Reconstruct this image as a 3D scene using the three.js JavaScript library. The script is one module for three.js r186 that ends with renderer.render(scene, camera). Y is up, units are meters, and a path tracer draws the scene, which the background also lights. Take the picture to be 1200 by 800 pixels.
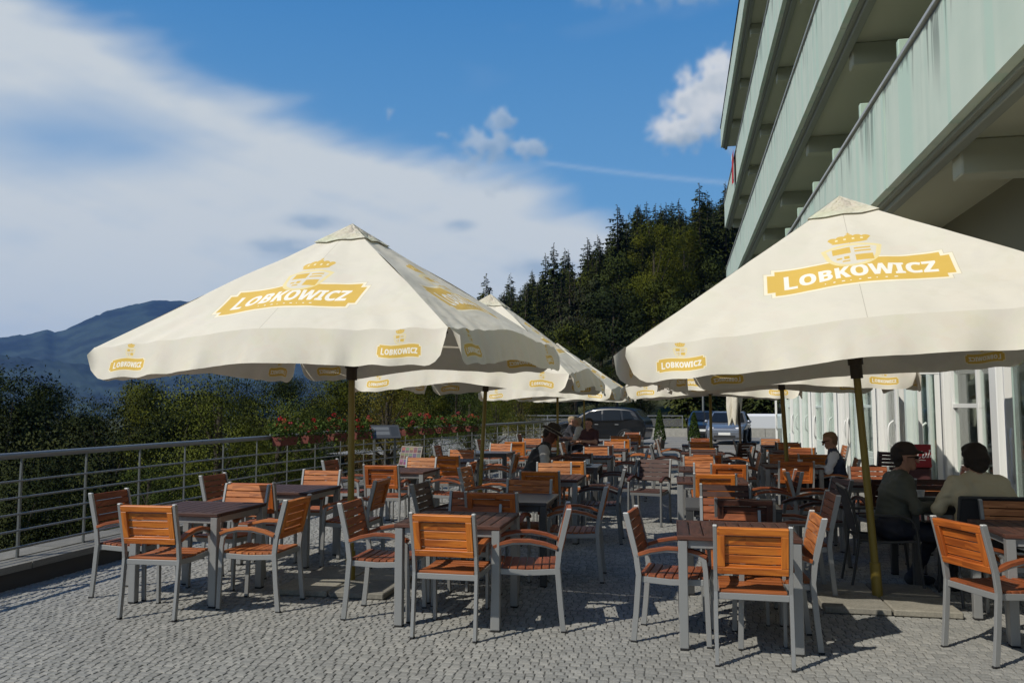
import * as THREE from 'three';
import { mergeGeometries } from 'three/addons/utils/BufferGeometryUtils.js';

// ---------------------------------------------------------------- camera, sky, sun, exposure
const scene = new THREE.Scene();
const R = Math.PI / 180;
const YAW = 11.5 * R, PITCH = Math.atan(77 / 960), EYE = 1.6;
const camera = new THREE.PerspectiveCamera(2 * Math.atan(400 / 960) / R, 1.5, 0.1, 12000);
camera.position.set(0, EYE, 0);
camera.lookAt(-Math.sin(YAW) * Math.cos(PITCH), EYE + Math.sin(PITCH), -Math.cos(YAW) * Math.cos(PITCH));
scene.add(camera);
const renderer = new THREE.WebGLRenderer({ antialias: true });
renderer.setSize(1024, 682);
renderer.toneMapping = THREE.LinearToneMapping;
renderer.toneMappingExposure = 1;
renderer.shadowMap.enabled = true;

const SUN_AZ = 37 * R, SUN_EL = 49 * R;                      // shadows run towards the building and away
const sunDir = new THREE.Vector3(-Math.cos(SUN_AZ) * Math.cos(SUN_EL), Math.sin(SUN_EL), Math.sin(SUN_AZ) * Math.cos(SUN_EL));
const sun = new THREE.DirectionalLight(new THREE.Color(1, 0.94, 0.83), 3.9);
sun.position.copy(sunDir).multiplyScalar(60);
sun.target.position.set(0, 0, -12);
sun.castShadow = true;
Object.assign(sun.shadow.camera, { left: -30, right: 30, top: 40, bottom: -30, near: 1, far: 160 });
sun.shadow.mapSize.set(2048, 2048);
scene.add(sun, sun.target);

function rng(seed) { let a = seed >>> 0; return () => { a = (a + 0x6D2B79F5) | 0; let t = Math.imul(a ^ (a >>> 15), 1 | a); t = (t + Math.imul(t ^ (t >>> 7), 61 | t)) ^ t; return ((t ^ (t >>> 14)) >>> 0) / 4294967296; }; }
function hash2(x, y, s = 0) { let h = Math.imul(x, 374761393) ^ Math.imul(y, 668265263) ^ Math.imul(s + 11, 2147483647 - 58); h = Math.imul(h ^ (h >>> 13), 1274126177); return ((h ^ (h >>> 16)) >>> 0) / 4294967296; }
function noise2(x, y, s = 0) { const xi = Math.floor(x), yi = Math.floor(y), fx = x - xi, fy = y - yi, u = fx * fx * (3 - 2 * fx), v = fy * fy * (3 - 2 * fy); const a = hash2(xi, yi, s), b = hash2(xi + 1, yi, s), c = hash2(xi, yi + 1, s), d = hash2(xi + 1, yi + 1, s); return a + (b - a) * u + (c - a) * v + (a - b - c + d) * u * v; }
function fbm(x, y, o = 5, s = 0) { let v = 0, a = 0.5, n = 0; for (let i = 0; i < o; i++) { v += a * noise2(x, y, s + i); n += a; x = x * 2.03 + 7.1; y = y * 2.03 + 3.7; a *= 0.52; } return v / n; }
const sst = (a, b, x) => { const t = Math.min(1, Math.max(0, (x - a) / (b - a))); return t * t * (3 - 2 * t); };
const lerp = (a, b, t) => a + (b - a) * t;
function table(pts, x) { if (x <= pts[0][0]) return pts[0][1]; for (let i = 1; i < pts.length; i++) if (x <= pts[i][0]) { const [a, b] = pts[i - 1], [c, d] = pts[i], t = (x - a) / (c - a); return b + (d - b) * t; } return pts[pts.length - 1][1]; }
const mix3 = (a, b, t) => [lerp(a[0], b[0], t), lerp(a[1], b[1], t), lerp(a[2], b[2], t)];

// the sky: deep blue air, a wide cirrus veil whose upper edge sinks from the valley to the hill, small cumulus, an aircraft trail
function makeSky() {
  const W = 2048, H = 1024, d = new Float32Array(W * H * 4);
  const veilEdge = [[-180, 9], [-140, 14], [-110, 22], [-70, 29], [-43, 25], [-31.5, 21], [-23, 18.2], [-14.5, 16.2], [-6.7, 14.4], [-2, 12.2], [2, 8.5], [8, 5], [40, 6], [90, 7], [140, 8], [180, 9]];
  const puffs = [ // az, el, rx, ry, amount, sits
    [1.6, 20.3, 1.9, 1.5, 1.0], [0.3, 18.6, 2.0, 1.15, 1.0], [3.6, 21.8, 2.2, 1.6, 1], [5.5, 20, 2.5, 2.4, .9], [3.0, 19.4, 1.8, 1.5, .8],
    [-12.2, 19.6, 1.1, .75, .75], [-13.3, 18.1, 1.7, 1.0, .8], [-10.2, 17.8, 1.15, .62, .85], [-15.3, 16.6, 1.4, .7, .5], [-12.3, 15.3, 1.5, .5, .45],
    [1.5, 27.3, 3.6, 1.0, .35], [-4, 27.5, 3, .8, .2], [-20.1, 19.9, .35, .22, .5], [-16.5, 18.9, .4, .22, .5],
    [60, 22, 4, 1.8, .9], [110, 18, 5, 2, .9], [-150, 30, 5, 2, .6], [-60, 36, 3, 1, .4]];
  const greys = [[-25.3, 12.5, 2.2, .5], [-27.2, 10.7, 2.6, .7], [-9.2, 9.6, 2.6, .7], [-15.2, 12.6, 1.2, .4]];
  for (let j = 0; j < H; j++) {
    const el = ((j + 0.5) / H - 0.5) * 180;
    for (let i = 0; i < W; i++) {
      const ph = ((i + 0.5) / W - 0.5) * 2 * Math.PI, az = Math.atan2(Math.cos(ph), -Math.sin(ph)) / R, k = (j * W + i) * 4;
      let c;
      if (el < -1) c = [0.10, 0.11, 0.10];
      else {
        const e = Math.max(0, el), t = Math.pow(Math.min(1, e / 60), 0.6);
        c = mix3(mix3([0.26, 0.52, 0.78], [0.038, 0.195, 0.485], Math.pow(Math.min(1, e / 32), 0.72)), [0.012, 0.065, 0.24], sst(26, 85, e));
        // veil (two strips, so the far side of the seam at +-180 agrees)
        const n1 = fbm(az * 0.055 + e * 0.1, e * 0.32 - az * 0.09, 5, 3), n2 = fbm(az * 0.16 + e * 0.2, e * 0.55 - az * 0.17, 5, 17);
        const edge = table(veilEdge, az) + (n1 - 0.5) * 4.2;
        let v = sst(edge + 0.5 + 1.2 * n2, edge - 2.6, e);
        v *= 0.74 + 0.36 * n2;
        v *= 1 - 0.8 * Math.exp(-(((az + 39.5) / 6.8) ** 2 + ((e - 16.4 - (az + 39) * 0.08) / 2.1) ** 2)) * (0.65 + 0.7 * n1);   // a thin blue gap low over the valley
        v *= 0.93 + 0.14 * fbm(az * 0.4, e * 0.9, 3, 5);
        v *= 0.87 + 0.25 * fbm((az + e * 2) * 0.06, (e + az * 0.27) * 1.3, 5, 71);   // long thin streaks along the veil
        v += 0.22 * Math.exp(-(((e - edge + 1.6) / 1.7) ** 2)) * (0.4 + 0.9 * n2) * sst(14, 4, Math.abs(az + 28) * 0.5);
        v = Math.min(1, Math.max(0, v)) * sst(-2, 3, e + 2);
        const low = sst(13, 1, e);
        c = mix3(c, mix3([0.62, 0.67, 0.70], [0.58, 0.655, 0.70], low), Math.min(0.95, v * 1.02));
        const wisp = Math.max(0, fbm(az * 0.045 + 40, e * 0.1 - az * 0.012, 5, 31) - 0.52) * 1.1 * sst(12, 30, e) * sst(60, 35, e);
        c = mix3(c, [0.52, 0.58, 0.66], Math.min(0.5, wisp));
        for (const [ga, ge, rx, ry] of greys) {
          const q = ((az - ga) / rx) ** 2 + ((e - ge) / ry) ** 2;
          if (q < 6) c = mix3(c, [0.30, 0.42, 0.56], Math.min(0.75, Math.max(0, 1.25 * Math.exp(-q) * (0.35 + 1.1 * fbm(az * 1.1, e * 3.4, 4, 9)) - 0.2)));
        }
        for (const [pa, pe, rx, ry, am] of puffs) {
          const wx = (fbm(az * 1.3, e * 1.3, 4, 41) - 0.5) * 1.1, wy = (fbm(az * 1.3 + 9, e * 1.3, 4, 43) - 0.5) * 1.5;
          const q = Math.sqrt(((az - pa + wx) / rx) ** 2 + ((e - pe + wy) / ry) ** 2);
          if (q < 1.6) {
            const f = fbm(az * 2.1, e * 2.1, 5, 47), dens = sst(1.3, 0.6, q + (f - 0.5) * 0.9) * am;
            const lit = sst(-0.9, 0.9, (e - pe + wy) / ry - (az - pa) / rx * 0.5 + (f - 0.5) * 1.4);
            c = mix3(c, mix3([0.33, 0.42, 0.52], pa > -5 ? [0.70, 0.72, 0.74] : [0.56, 0.62, 0.67], lit), Math.min(0.95, dens * (pa > -5 && pa < 8 ? 1 : 0.75)));
          }
        }
        const tr = (az + 10.0) / 14.5; // trail
        if (tr > 0 && tr < 1) { const te = 17.0 - tr * 2.1; c = mix3(c, [0.6, 0.68, 0.76], 0.26 * Math.exp(-(((e - te) / 0.12) ** 2)) * sst(0, 0.08, tr)); }
      }
      d[k] = c[0]; d[k + 1] = c[1]; d[k + 2] = c[2]; d[k + 3] = 1;
    }
  }
  const t = new THREE.DataTexture(d, W, H, THREE.RGBAFormat, THREE.FloatType);
  t.mapping = THREE.EquirectangularReflectionMapping; t.magFilter = t.minFilter = THREE.LinearFilter; t.wrapS = THREE.RepeatWrapping; t.needsUpdate = true;
  return t;
}
scene.background = makeSky();
scene.environment = scene.background;

// ---------------------------------------------------------------- helpers
const used = {};
function numbered(n) { const k = used[n] = (used[n] ?? -1) + 1; return k ? n + '_' + String(k).padStart(3, '0') : n; }
const P = (x, n, y = 0) => new THREE.Vector3(x, y, -n);      // x towards the building, n along the terrace away from the camera
function tag(o, label, category, group, kind) { o.userData.label = label; if (category) o.userData.category = category; if (group) o.userData.group = group; if (kind) o.userData.kind = kind; return o; }
function thing(name, label, category, pos, turn = 0, group) { const o = new THREE.Group(); o.name = numbered(name); o.position.copy(pos); o.rotation.y = turn; scene.add(o); return tag(o, label, category, group); }
function part(name, geo, mat, parent, pos, turn) {
  const m = new THREE.Mesh(Array.isArray(geo) ? merge(geo) : geo, mat); m.name = parent === scene ? numbered(name) : name; m.castShadow = m.receiveShadow = true;
  if (pos) m.position.set(...pos); if (turn) m.rotation.set(...turn);
  parent.add(m); return m;
}
function group(name, parent, pos) { const g = new THREE.Group(); g.name = name; if (pos) g.position.set(...pos); parent.add(g); return g; }
function merge(list) { const all = list.map((g) => { g = g.index ? g.toNonIndexed() : g; for (const k of Object.keys(g.attributes)) if (!['position', 'normal', 'uv', 'color'].includes(k)) g.deleteAttribute(k); return g; }); return all.length === 1 ? all[0] : mergeGeometries(all); }
function copyThing(o, pos, turn, label, group) { const c = o.clone(); c.name = numbered(o.name.replace(/_\d{3}$/, '')); c.userData = { ...o.userData }; c.position.copy(pos); c.rotation.y = turn; if (label) c.userData.label = label; if (group) c.userData.group = group; scene.add(c); return c; }
// a box with chamfered edges and uv in metres, u along its longest side
function cbox(w, h, d, x = 0, y = 0, z = 0, c = 0.003, uo = 0) {
  c = Math.min(c, w * 0.4, h * 0.4, d * 0.4);
  const a = [w / 2, h / 2, d / 2], pos = [], face = (pts) => { for (let i = 2; i < pts.length; i++) pos.push(...pts[0], ...pts[i - 1], ...pts[i]); };
  const V = (sx, sy, sz, ax) => [sx * (a[0] - (ax === 0 ? 0 : c)), sy * (a[1] - (ax === 1 ? 0 : c)), sz * (a[2] - (ax === 2 ? 0 : c))];
  for (const s of [-1, 1]) {
    const o = (l) => (s > 0 ? l : l.reverse());
    face(o([V(s, -1, -1, 0), V(s, 1, -1, 0), V(s, 1, 1, 0), V(s, -1, 1, 0)]));
    face(o([V(-1, s, -1, 1), V(-1, s, 1, 1), V(1, s, 1, 1), V(1, s, -1, 1)]));
    face(o([V(-1, -1, s, 2), V(1, -1, s, 2), V(1, 1, s, 2), V(-1, 1, s, 2)]));
    for (const t of [-1, 1]) {
      const q = (l) => (s * t > 0 ? l : l.reverse());
      face(q([V(s, t, 1, 0), V(s, t, -1, 0), V(s, t, -1, 1), V(s, t, 1, 1)]));
      face(q([V(s, 1, t, 2), V(s, -1, t, 2), V(s, -1, t, 0), V(s, 1, t, 0)]));
      face(q([V(1, s, t, 1), V(-1, s, t, 1), V(-1, s, t, 2), V(1, s, t, 2)]));
      for (const r of [-1, 1]) face(s * t * r > 0 ? [V(s, t, r, 0), V(s, t, r, 1), V(s, t, r, 2)] : [V(s, t, r, 2), V(s, t, r, 1), V(s, t, r, 0)]);
    }
  }
  const g = new THREE.BufferGeometry(); g.setAttribute('position', new THREE.Float32BufferAttribute(pos, 3)); g.computeVertexNormals();
  boxUV(g, w, h, d, uo); g.translate(x, y, z); return g;
}
function boxUV(g, w, h, d, uo = 0) {
  const p = g.attributes.position, n = g.attributes.normal, uv = [], L = w >= h && w >= d ? 0 : h >= d ? 1 : 2;
  for (let i = 0; i < p.count; i++) {
    const q = [p.getX(i), p.getY(i), p.getZ(i)], nn = [Math.abs(n.getX(i)), Math.abs(n.getY(i)), Math.abs(n.getZ(i))], m = nn[0] > nn[1] && nn[0] > nn[2] ? 0 : nn[1] > nn[2] ? 1 : 2;
    let ax = [0, 1, 2].filter((k) => k !== m); if (ax[1] === L) ax.reverse();
    uv.push(q[ax[0]] + uo, q[ax[1]] + uo * 1.7);
  }
  g.setAttribute('uv', new THREE.Float32BufferAttribute(uv, 2));
}
// a plain box, 12 triangles, uv in metres
function pbox(w, h, d, x = 0, y = 0, z = 0, uo = 0) { const g = new THREE.BoxGeometry(w, h, d).toNonIndexed(); boxUV(g, w, h, d, uo); g.translate(x, y, z); return g; }
const cyl = (r0, r1, h, x = 0, y = 0, z = 0, seg = 14) => new THREE.CylinderGeometry(r1, r0, h, seg).translate(x, y + h / 2, z);
function rod(a, b, r, seg = 8, r2 = r) { const A = new THREE.Vector3(...a), B = new THREE.Vector3(...b), l = A.distanceTo(B), g = new THREE.CylinderGeometry(r2, r, l, seg).translate(0, l / 2, 0); g.applyQuaternion(new THREE.Quaternion().setFromUnitVectors(new THREE.Vector3(0, 1, 0), B.clone().sub(A).normalize())); return g.translate(...a); }
function tube(pts, r, seg = 20, rs = 8) { return new THREE.TubeGeometry(new THREE.CatmullRomCurve3(pts.map((p) => new THREE.Vector3(...p))), seg, r, rs); }
// flat bar bent in the y-z plane: pts [y, z], t thick in the plane, w wide along x
function bar(pts, t, w, x = 0) {
  const L = [], Rr = [];
  pts.forEach((p, i) => { const a = pts[Math.max(0, i - 1)], b = pts[Math.min(pts.length - 1, i + 1)]; let dy = b[0] - a[0], dz = b[1] - a[1]; const l = Math.hypot(dy, dz); dy /= l; dz /= l; L.push([p[1] - dy * t / 2 * -1, p[0] - dz * t / 2]); Rr.push([p[1] + dy * t / 2 * -1, p[0] + dz * t / 2]); });
  const s = new THREE.Shape([...L, ...Rr.reverse()].map(([a, b]) => new THREE.Vector2(a, b)));
  const g = new THREE.ExtrudeGeometry(s, { depth: w - 0.004, bevelEnabled: true, bevelSize: 0.002, bevelThickness: 0.002, bevelSegments: 1, curveSegments: 1 });
  g.translate(0, 0, -(w - 0.004) / 2); g.rotateY(-Math.PI / 2); g.translate(x, 0, 0); return g;   // shape x -> world z
}
function dataTex(w, h, f, srgb = true, rep) {
  const d = new Uint8Array(w * h * 4);
  for (let j = 0; j < h; j++) for (let i = 0; i < w; i++) { const c = f(i / w, j / h, i, j), k = (j * w + i) * 4; for (let q = 0; q < 3; q++) d[k + q] = Math.max(0, Math.min(255, Math.round(255 * (c.length ? c[q] : c)))); d[k + 3] = 255; }
  const t = new THREE.DataTexture(d, w, h); t.wrapS = t.wrapT = THREE.RepeatWrapping; t.magFilter = THREE.LinearFilter; t.minFilter = THREE.LinearMipmapLinearFilter; t.generateMipmaps = true; if (srgb) t.colorSpace = THREE.SRGBColorSpace; if (rep) t.repeat.set(...rep); t.needsUpdate = true; return t;
}
const lin = (r, g, b) => new THREE.Color().setRGB(r, g, b);
const std = (c, rough = 0.7, o = {}) => new THREE.MeshStandardMaterial({ color: Array.isArray(c) ? lin(...c) : c, roughness: rough, ...o });
const phys = (c, rough, o = {}) => new THREE.MeshPhysicalMaterial({ color: lin(...c), roughness: rough, ...o });
// noise that tiles, for texture maps
const tile = (u, v, f, s) => { const a = u * f, b = v * f, w = (x, y) => noise2(((x % f) + f) % f, ((y % f) + f) % f, s); const xi = Math.floor(a), yi = Math.floor(b), fx = a - xi, fy = b - yi, U = fx * fx * (3 - 2 * fx), V = fy * fy * (3 - 2 * fy); return lerp(lerp(w(xi, yi), w((xi + 1) % f, yi), U), lerp(w(xi, (yi + 1) % f), w((xi + 1) % f, (yi + 1) % f), U), V); };

// ---------------------------------------------------------------- materials
const woodTex = (seed, a, b) => dataTex(256, 256, (u, v) => {
  const g = 0.55 * tile(u, v, 4, seed) + 0, st = sst(0.15, 0.85, noise2(((u * 6) % 6), v * 90, seed + 1) * 0.4 + noise2(((u * 2) % 2), v * 34 + 6 * g, seed + 2) * 0.6);
  const knot = sst(0.93, 1, noise2(u * 14, v * 50, seed + 5)); return mix3(mix3(a, b, st * 0.75 + g * 0.3), [a[0] * 0.45, a[1] * 0.4, a[2] * 0.4], knot * 0.7);
}, true, [1.6, 1.6]);
const M = {
  orange: phys([1, 1, 1], 0.5, { map: woodTex(3, [0.58, 0.29, 0.07], [0.84, 0.50, 0.16]), clearcoat: 0.12, clearcoatRoughness: 0.45 }),
  orange2: phys([1, 1, 1], 0.55, { map: woodTex(8, [0.52, 0.25, 0.07], [0.78, 0.43, 0.15]), clearcoat: 0.1, clearcoatRoughness: 0.5 }),
  orange3: phys([1, 1, 1], 0.58, { map: woodTex(57, [0.60, 0.33, 0.11], [0.86, 0.55, 0.23]), clearcoat: 0.08, clearcoatRoughness: 0.5 }),
  worn3: std([1, 1, 1], 0.66, { map: woodTex(63, [0.56, 0.35, 0.20], [0.80, 0.55, 0.36]) }),
  seatC: std([1, 1, 1], 0.6, { map: woodTex(69, [0.53, 0.29, 0.13], [0.74, 0.46, 0.25]) }),
  worn: std([1, 1, 1], 0.62, { map: woodTex(15, [0.52, 0.29, 0.14], [0.78, 0.49, 0.27]) }),
  worn2: std([1, 1, 1], 0.62, { map: woodTex(21, [0.44, 0.22, 0.10], [0.66, 0.37, 0.20]) }),
  seatA: std([1, 1, 1], 0.55, { map: woodTex(27, [0.48, 0.25, 0.10], [0.70, 0.40, 0.19]) }),
  seatB: std([1, 1, 1], 0.55, { map: woodTex(33, [0.43, 0.21, 0.10], [0.60, 0.33, 0.17]) }),
  tableA: std([1, 1, 1], 0.62, { map: woodTex(39, [0.22, 0.125, 0.09], [0.37, 0.225, 0.165]) }),
  tableB: std([1, 1, 1], 0.64, { map: woodTex(45, [0.18, 0.105, 0.085], [0.31, 0.19, 0.15]) }),
  alu: std([0.30, 0.305, 0.30], 0.4, { metalness: 0.35 }),
  aluDark: std([0.06, 0.062, 0.063], 0.42, { metalness: 0.3 }),
  brownA: std([1, 1, 1], 0.6, { map: woodTex(51, [0.20, 0.11, 0.08], [0.33, 0.19, 0.14]) }),
  aluMid: std([0.17, 0.175, 0.175], 0.42, { metalness: 0.3 }),
  aluCap: std([0.62, 0.62, 0.6], 0.35, { metalness: 0.2 }),
  sling: std([0.022, 0.022, 0.024], 0.85),
  dark: std([0.018, 0.018, 0.018], 0.6),
  rubber: std([0.015, 0.015, 0.016], 0.85),
  rail: std([0.20, 0.205, 0.21], 0.4, { metalness: 0.4 }),
  post: std([0.17, 0.18, 0.175], 0.45, { metalness: 0.2 }),
  pole: std([0.225, 0.165, 0.028], 0.45, { metalness: 0.15 }),
  bracket: std([0.045, 0.033, 0.02], 0.5, { metalness: 0.3 }),
  white: std([0.74, 0.745, 0.72], 0.5),
  glass: phys([0.9, 0.95, 0.93], 0.02, { transmission: 1, thickness: 0, ior: 1.5 }),
  skin: std([0.42, 0.23, 0.155], 0.6),
};

// ---------------------------------------------------------------- terrain, terrace, car park
const hillSlope = [[-110, 0.03], [-80, 0.05], [-50, 0.075], [-42, 0.108], [-35, 0.165], [-19, 0.205], [-4, 0.25], [10, 0.28], [40, 0.31]];
const ground = (x, n) => {                                    // height of the land
  const west = sst(-6.4, -24, x) * (1 - sst(30, 60, n) * 0.55), valley = -10 * west - 46 * sst(-26, -240, x) * sst(260, 60, n);
  const hill = Math.max(0, n - 62) * table(hillSlope, x * 170 / Math.max(100, n)) * sst(60, 80, n) * sst(-150, -60, x) * (1 + 0.25 * sst(40, 150, x));
  const far = -1.4 * sst(46, 52, n) * (1 - sst(64, 80, n));
  return -0.12 + valley + hill + far + (fbm(x * 0.06, n * 0.06, 3, 7) - 0.5) * 2.2 * Math.max(sst(-9, -20, x), sst(52, 70, n));
};
{
  const xs = [], ns = [];
  for (let x = -420; x < 330;) { xs.push(x); x += Math.abs(x) < 40 ? 1.6 : Math.abs(x) < 120 ? 5 : 16; }
  for (let n = -60; n < 420;) { ns.push(n); n += n < 80 ? 2 : 7; }
  const pos = [], col = [], idx = [];
  for (const n of ns) for (const x of xs) { pos.push(x, ground(x, n), -n); const t = fbm(x * 0.25, n * 0.25, 4, 5); const c = mix3([0.028, 0.036, 0.014], [0.06, 0.065, 0.028], t); col.push(...c); }
  const w = xs.length;
  for (let j = 0; j < ns.length - 1; j++) for (let i = 0; i < w - 1; i++) { const a = j * w + i; if (xs[i] >= -6.4 && xs[i + 1] <= 30 && ns[j] >= -20 && ns[j + 1] <= 44) continue; idx.push(a, a + 1, a + w, a + 1, a + w + 1, a + w); }
  const g = new THREE.BufferGeometry(); g.setAttribute('position', new THREE.Float32BufferAttribute(pos, 3)); g.setAttribute('color', new THREE.Float32BufferAttribute(col, 3)); g.setIndex(idx); g.computeVertexNormals();
  tag(part('terrain', g, std([1, 1, 1], 0.95, { vertexColors: true }), scene), 'wooded grassy slope falling away beyond the terrace railing', 'terrain', null, 'structure');
}
// far mountain across the valley
{
  const ridge = [[-75, 2.2], [-60, 3.2], [-50, 3.7], [-43.5, 4.15], [-42, 4.45], [-41.3, 4.75], [-40.8, 4.62], [-40.3, 4.7], [-39, 5.5], [-37.8, 6.1], [-36.6, 6.5], [-35.4, 6.82], [-34, 6.9], [-32.5, 6.85], [-29, 6.3], [-23, 5.2], [-15, 4.0], [-5, 3.2], [10, 2.8]];
  const fore = [[-75, 2.6], [-50, 3.0], [-43.5, 3.1], [-38, 2.6], [-33, 2.2], [-25, 2.0], [10, 1.6]];
  const make = (name, label, prof, D, near, seed) => {
    const pos = [], col = [], idx = [], NA = 420, NR = 64;
    for (let j = 0; j <= NR; j++) for (let i = 0; i <= NA; i++) {
      const az = lerp(-75, 10, i / NA) * R, q = j / NR, d = lerp(near, D, q), top = D * Math.tan(table(prof, az / R) * R);
      const x = Math.sin(az) * d, n = Math.cos(az) * d, rough = (fbm(x * 0.0022, n * 0.0022, 5, seed) - 0.5);
      const y = q > 0.985 ? top + (noise2(i * 0.9, 3, seed) - 0.5) * 7 : lerp(-150, top, Math.pow(q, 1.25)) + rough * 130 * Math.sin(q * Math.PI) * 0.7 + (noise2(i * 0.8, j * 2.1, seed) - 0.5) * 10;
      pos.push(x, y, -n); const t = sst(0.3, 0.7, fbm(x * 0.011, n * 0.011, 5, seed + 3)); col.push(...mix3([0.008, 0.022, 0.026], [0.030, 0.055, 0.048], t));
    }
    for (let j = 0; j < NR; j++) for (let i = 0; i < NA; i++) { const a = j * (NA + 1) + i; idx.push(a, a + 1, a + NA + 1, a + 1, a + NA + 2, a + NA + 1); }
    const g = new THREE.BufferGeometry(); g.setAttribute('position', new THREE.Float32BufferAttribute(pos, 3)); g.setAttribute('color', new THREE.Float32BufferAttribute(col, 3)); g.setIndex(idx); g.computeVertexNormals();
    tag(part(name, g, std([1, 1, 1], 0.95, { vertexColors: true }), scene), label, 'mountain', null, 'structure');
  };
  make('mountain', 'rounded blue wooded mountain far across the valley', ridge, 3900, 1500, 61);
  make('hill', 'low blue wooded foothill in front of the mountain', fore, 2500, 900, 77);
}
const stoneTex = dataTex(256, 256, (u, v) => { const a = tile(u, v, 8, 2) * 0.3 + tile(u, v, 64, 4) * 0.35 + tile(u, v, 128, 9) * 0.35; return [0.53 + a * 0.22, 0.525 + a * 0.215, 0.505 + a * 0.205]; }, true, [1.2, 1.2]);
const joint = dataTex(256, 256, (u, v) => { const a = tile(u, v, 128, 5) * 0.6 + tile(u, v, 32, 6) * 0.4; return [0.30 + a * 0.18, 0.298 + a * 0.178, 0.285 + a * 0.172]; }, true, [2, 2]);
const terrace = tag(new THREE.Group(), 'grey small-cobble terrace paving', 'paving', null, 'structure'); terrace.name = 'terrace_pavement'; scene.add(terrace);
function sheet(x0, x1, n0, n1, y) { const g = new THREE.PlaneGeometry(x1 - x0, n1 - n0).rotateX(-Math.PI / 2).translate((x0 + x1) / 2, y, -(n0 + n1) / 2); const p = g.attributes.position, uv = []; for (let i = 0; i < p.count; i++) uv.push(p.getX(i), p.getZ(i)); g.setAttribute('uv', new THREE.Float32BufferAttribute(uv, 2)); return g; }
part('joint_sand', sheet(-6.6, 30, -20, 27, -0.005), std([1, 1, 1], 0.95, { map: joint }), terrace);
{
  // one cobble: an irregular block with a worn, rounded top
  const pts = [[-0.5, -0.5], [0.48, -0.46], [0.5, 0.47], [-0.47, 0.5]], rings = [[1, -0.03], [0.985, -0.0045], [0.93, -0.0008], [0.55, 0.001]], pos = [];
  const V = (k, r) => [pts[k % 4][0] * rings[r][0], rings[r][1], pts[k % 4][1] * rings[r][0]];
  for (let r = 0; r < 3; r++) for (let k = 0; k < 4; k++) { const a = V(k, r), b = V(k + 1, r), c = V(k + 1, r + 1), d = V(k, r + 1); pos.push(...a, ...c, ...b, ...a, ...d, ...c); }
  pos.push(...V(0, 3), ...V(2, 3), ...V(1, 3), ...V(0, 3), ...V(3, 3), ...V(2, 3));
  const g = new THREE.BufferGeometry(); g.setAttribute('position', new THREE.Float32BufferAttribute(pos, 3)); g.computeVertexNormals();
  const uv = []; for (let i = 0; i < pos.length; i += 3) uv.push(pos[i] * 0.09, pos[i + 2] * 0.07); g.setAttribute('uv', new THREE.Float32BufferAttribute(uv, 2));
  const rnd = rng(5), list = [];
  for (let row = 0, n = 1.2; n < 26.6; row++) {
    const ph = rnd() * 0.1, rh = 0.052 + rnd() * 0.010;
    for (let x = -5.85 - ph; x < 5.6;) {
      const w = 0.052 + rnd() * rnd() * 0.045, cx = x + w / 2, wav = 0.02 * Math.sin(cx * 1.3 + 0.6) + 0.008 * Math.sin(cx * 4.3 + row * 0.05);
      list.push([cx, n + wav + (rnd() - 0.5) * 0.007, w - 0.003 - rnd() * 0.003, rh - 0.003 - rnd() * 0.002, (rnd() - 0.5) * 0.07 + 0.026 * Math.cos(cx * 1.3 + 0.6) + 0.034 * Math.cos(cx * 4.3 + row * 0.05), rnd(), rnd(), rnd()]);
      x += w;
    }
    n += rh;
  }
  const cobbleMats = [0, 1, 2, 3].map((i) => std([[0.73, 0.745, 0.755], [0.78, 0.793, 0.80], [0.84, 0.85, 0.852], [0.67, 0.686, 0.697]][i], 0.8, { map: stoneTex }));
  const tone = (r) => { const b = 0.46 + 0.3 * r; return b; };
  const inst = (s, o) => { o.position.set(s[0], (s[5] - 0.5) * 0.004, -s[1]); o.rotation.set((s[6] - 0.5) * 0.022, s[4] + (s[7] > 0.5 ? Math.PI : 0), (s[7] - 0.5) * 0.022); o.scale.set(s[2], 1, s[3]); o.updateMatrix(); };
  // the 300 that show largest become parts of their own
  const cy = Math.cos(YAW), sy = Math.sin(YAW);
  const depth = (s) => -s[0] * sy + s[1] * cy, side = (s) => s[0] * cy + s[1] * sy;
  const vis = list.map((s, i) => [i, depth(s), side(s)]).filter(([, d, x]) => d > 4.78 && Math.abs(x) < d * 0.622).sort((a, b) => a[1] - b[1]).slice(0, 300);
  const near = new Set(vis.map((v) => v[0]));
  vis.forEach(([i]) => { const m = part('cobble', g, cobbleMats[Math.floor(list[i][5] * 3.99)], terrace); inst(list[i], m); });
  const rest = list.filter((_, i) => !near.has(i)), im = new THREE.InstancedMesh(g, std([1, 1, 1], 0.8, { map: stoneTex }), rest.length), o = new THREE.Object3D(), c = new THREE.Color();
  rest.forEach((s, i) => { inst(s, o); im.setMatrixAt(i, o.matrix); c.copy(cobbleMats[Math.floor(s[5] * 3.99)].color).multiplyScalar((0.92 + 0.16 * s[6]) * (0.82 + 0.34 * fbm(s[0] * 0.9, s[1] * 0.9, 4, 55))); im.setColorAt(i, c); });
  im.name = 'cobbles'; im.receiveShadow = true; im.userData = { kind: 'stuff', label: 'rows of small grey cobbles' }; terrace.add(im);
}
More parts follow.
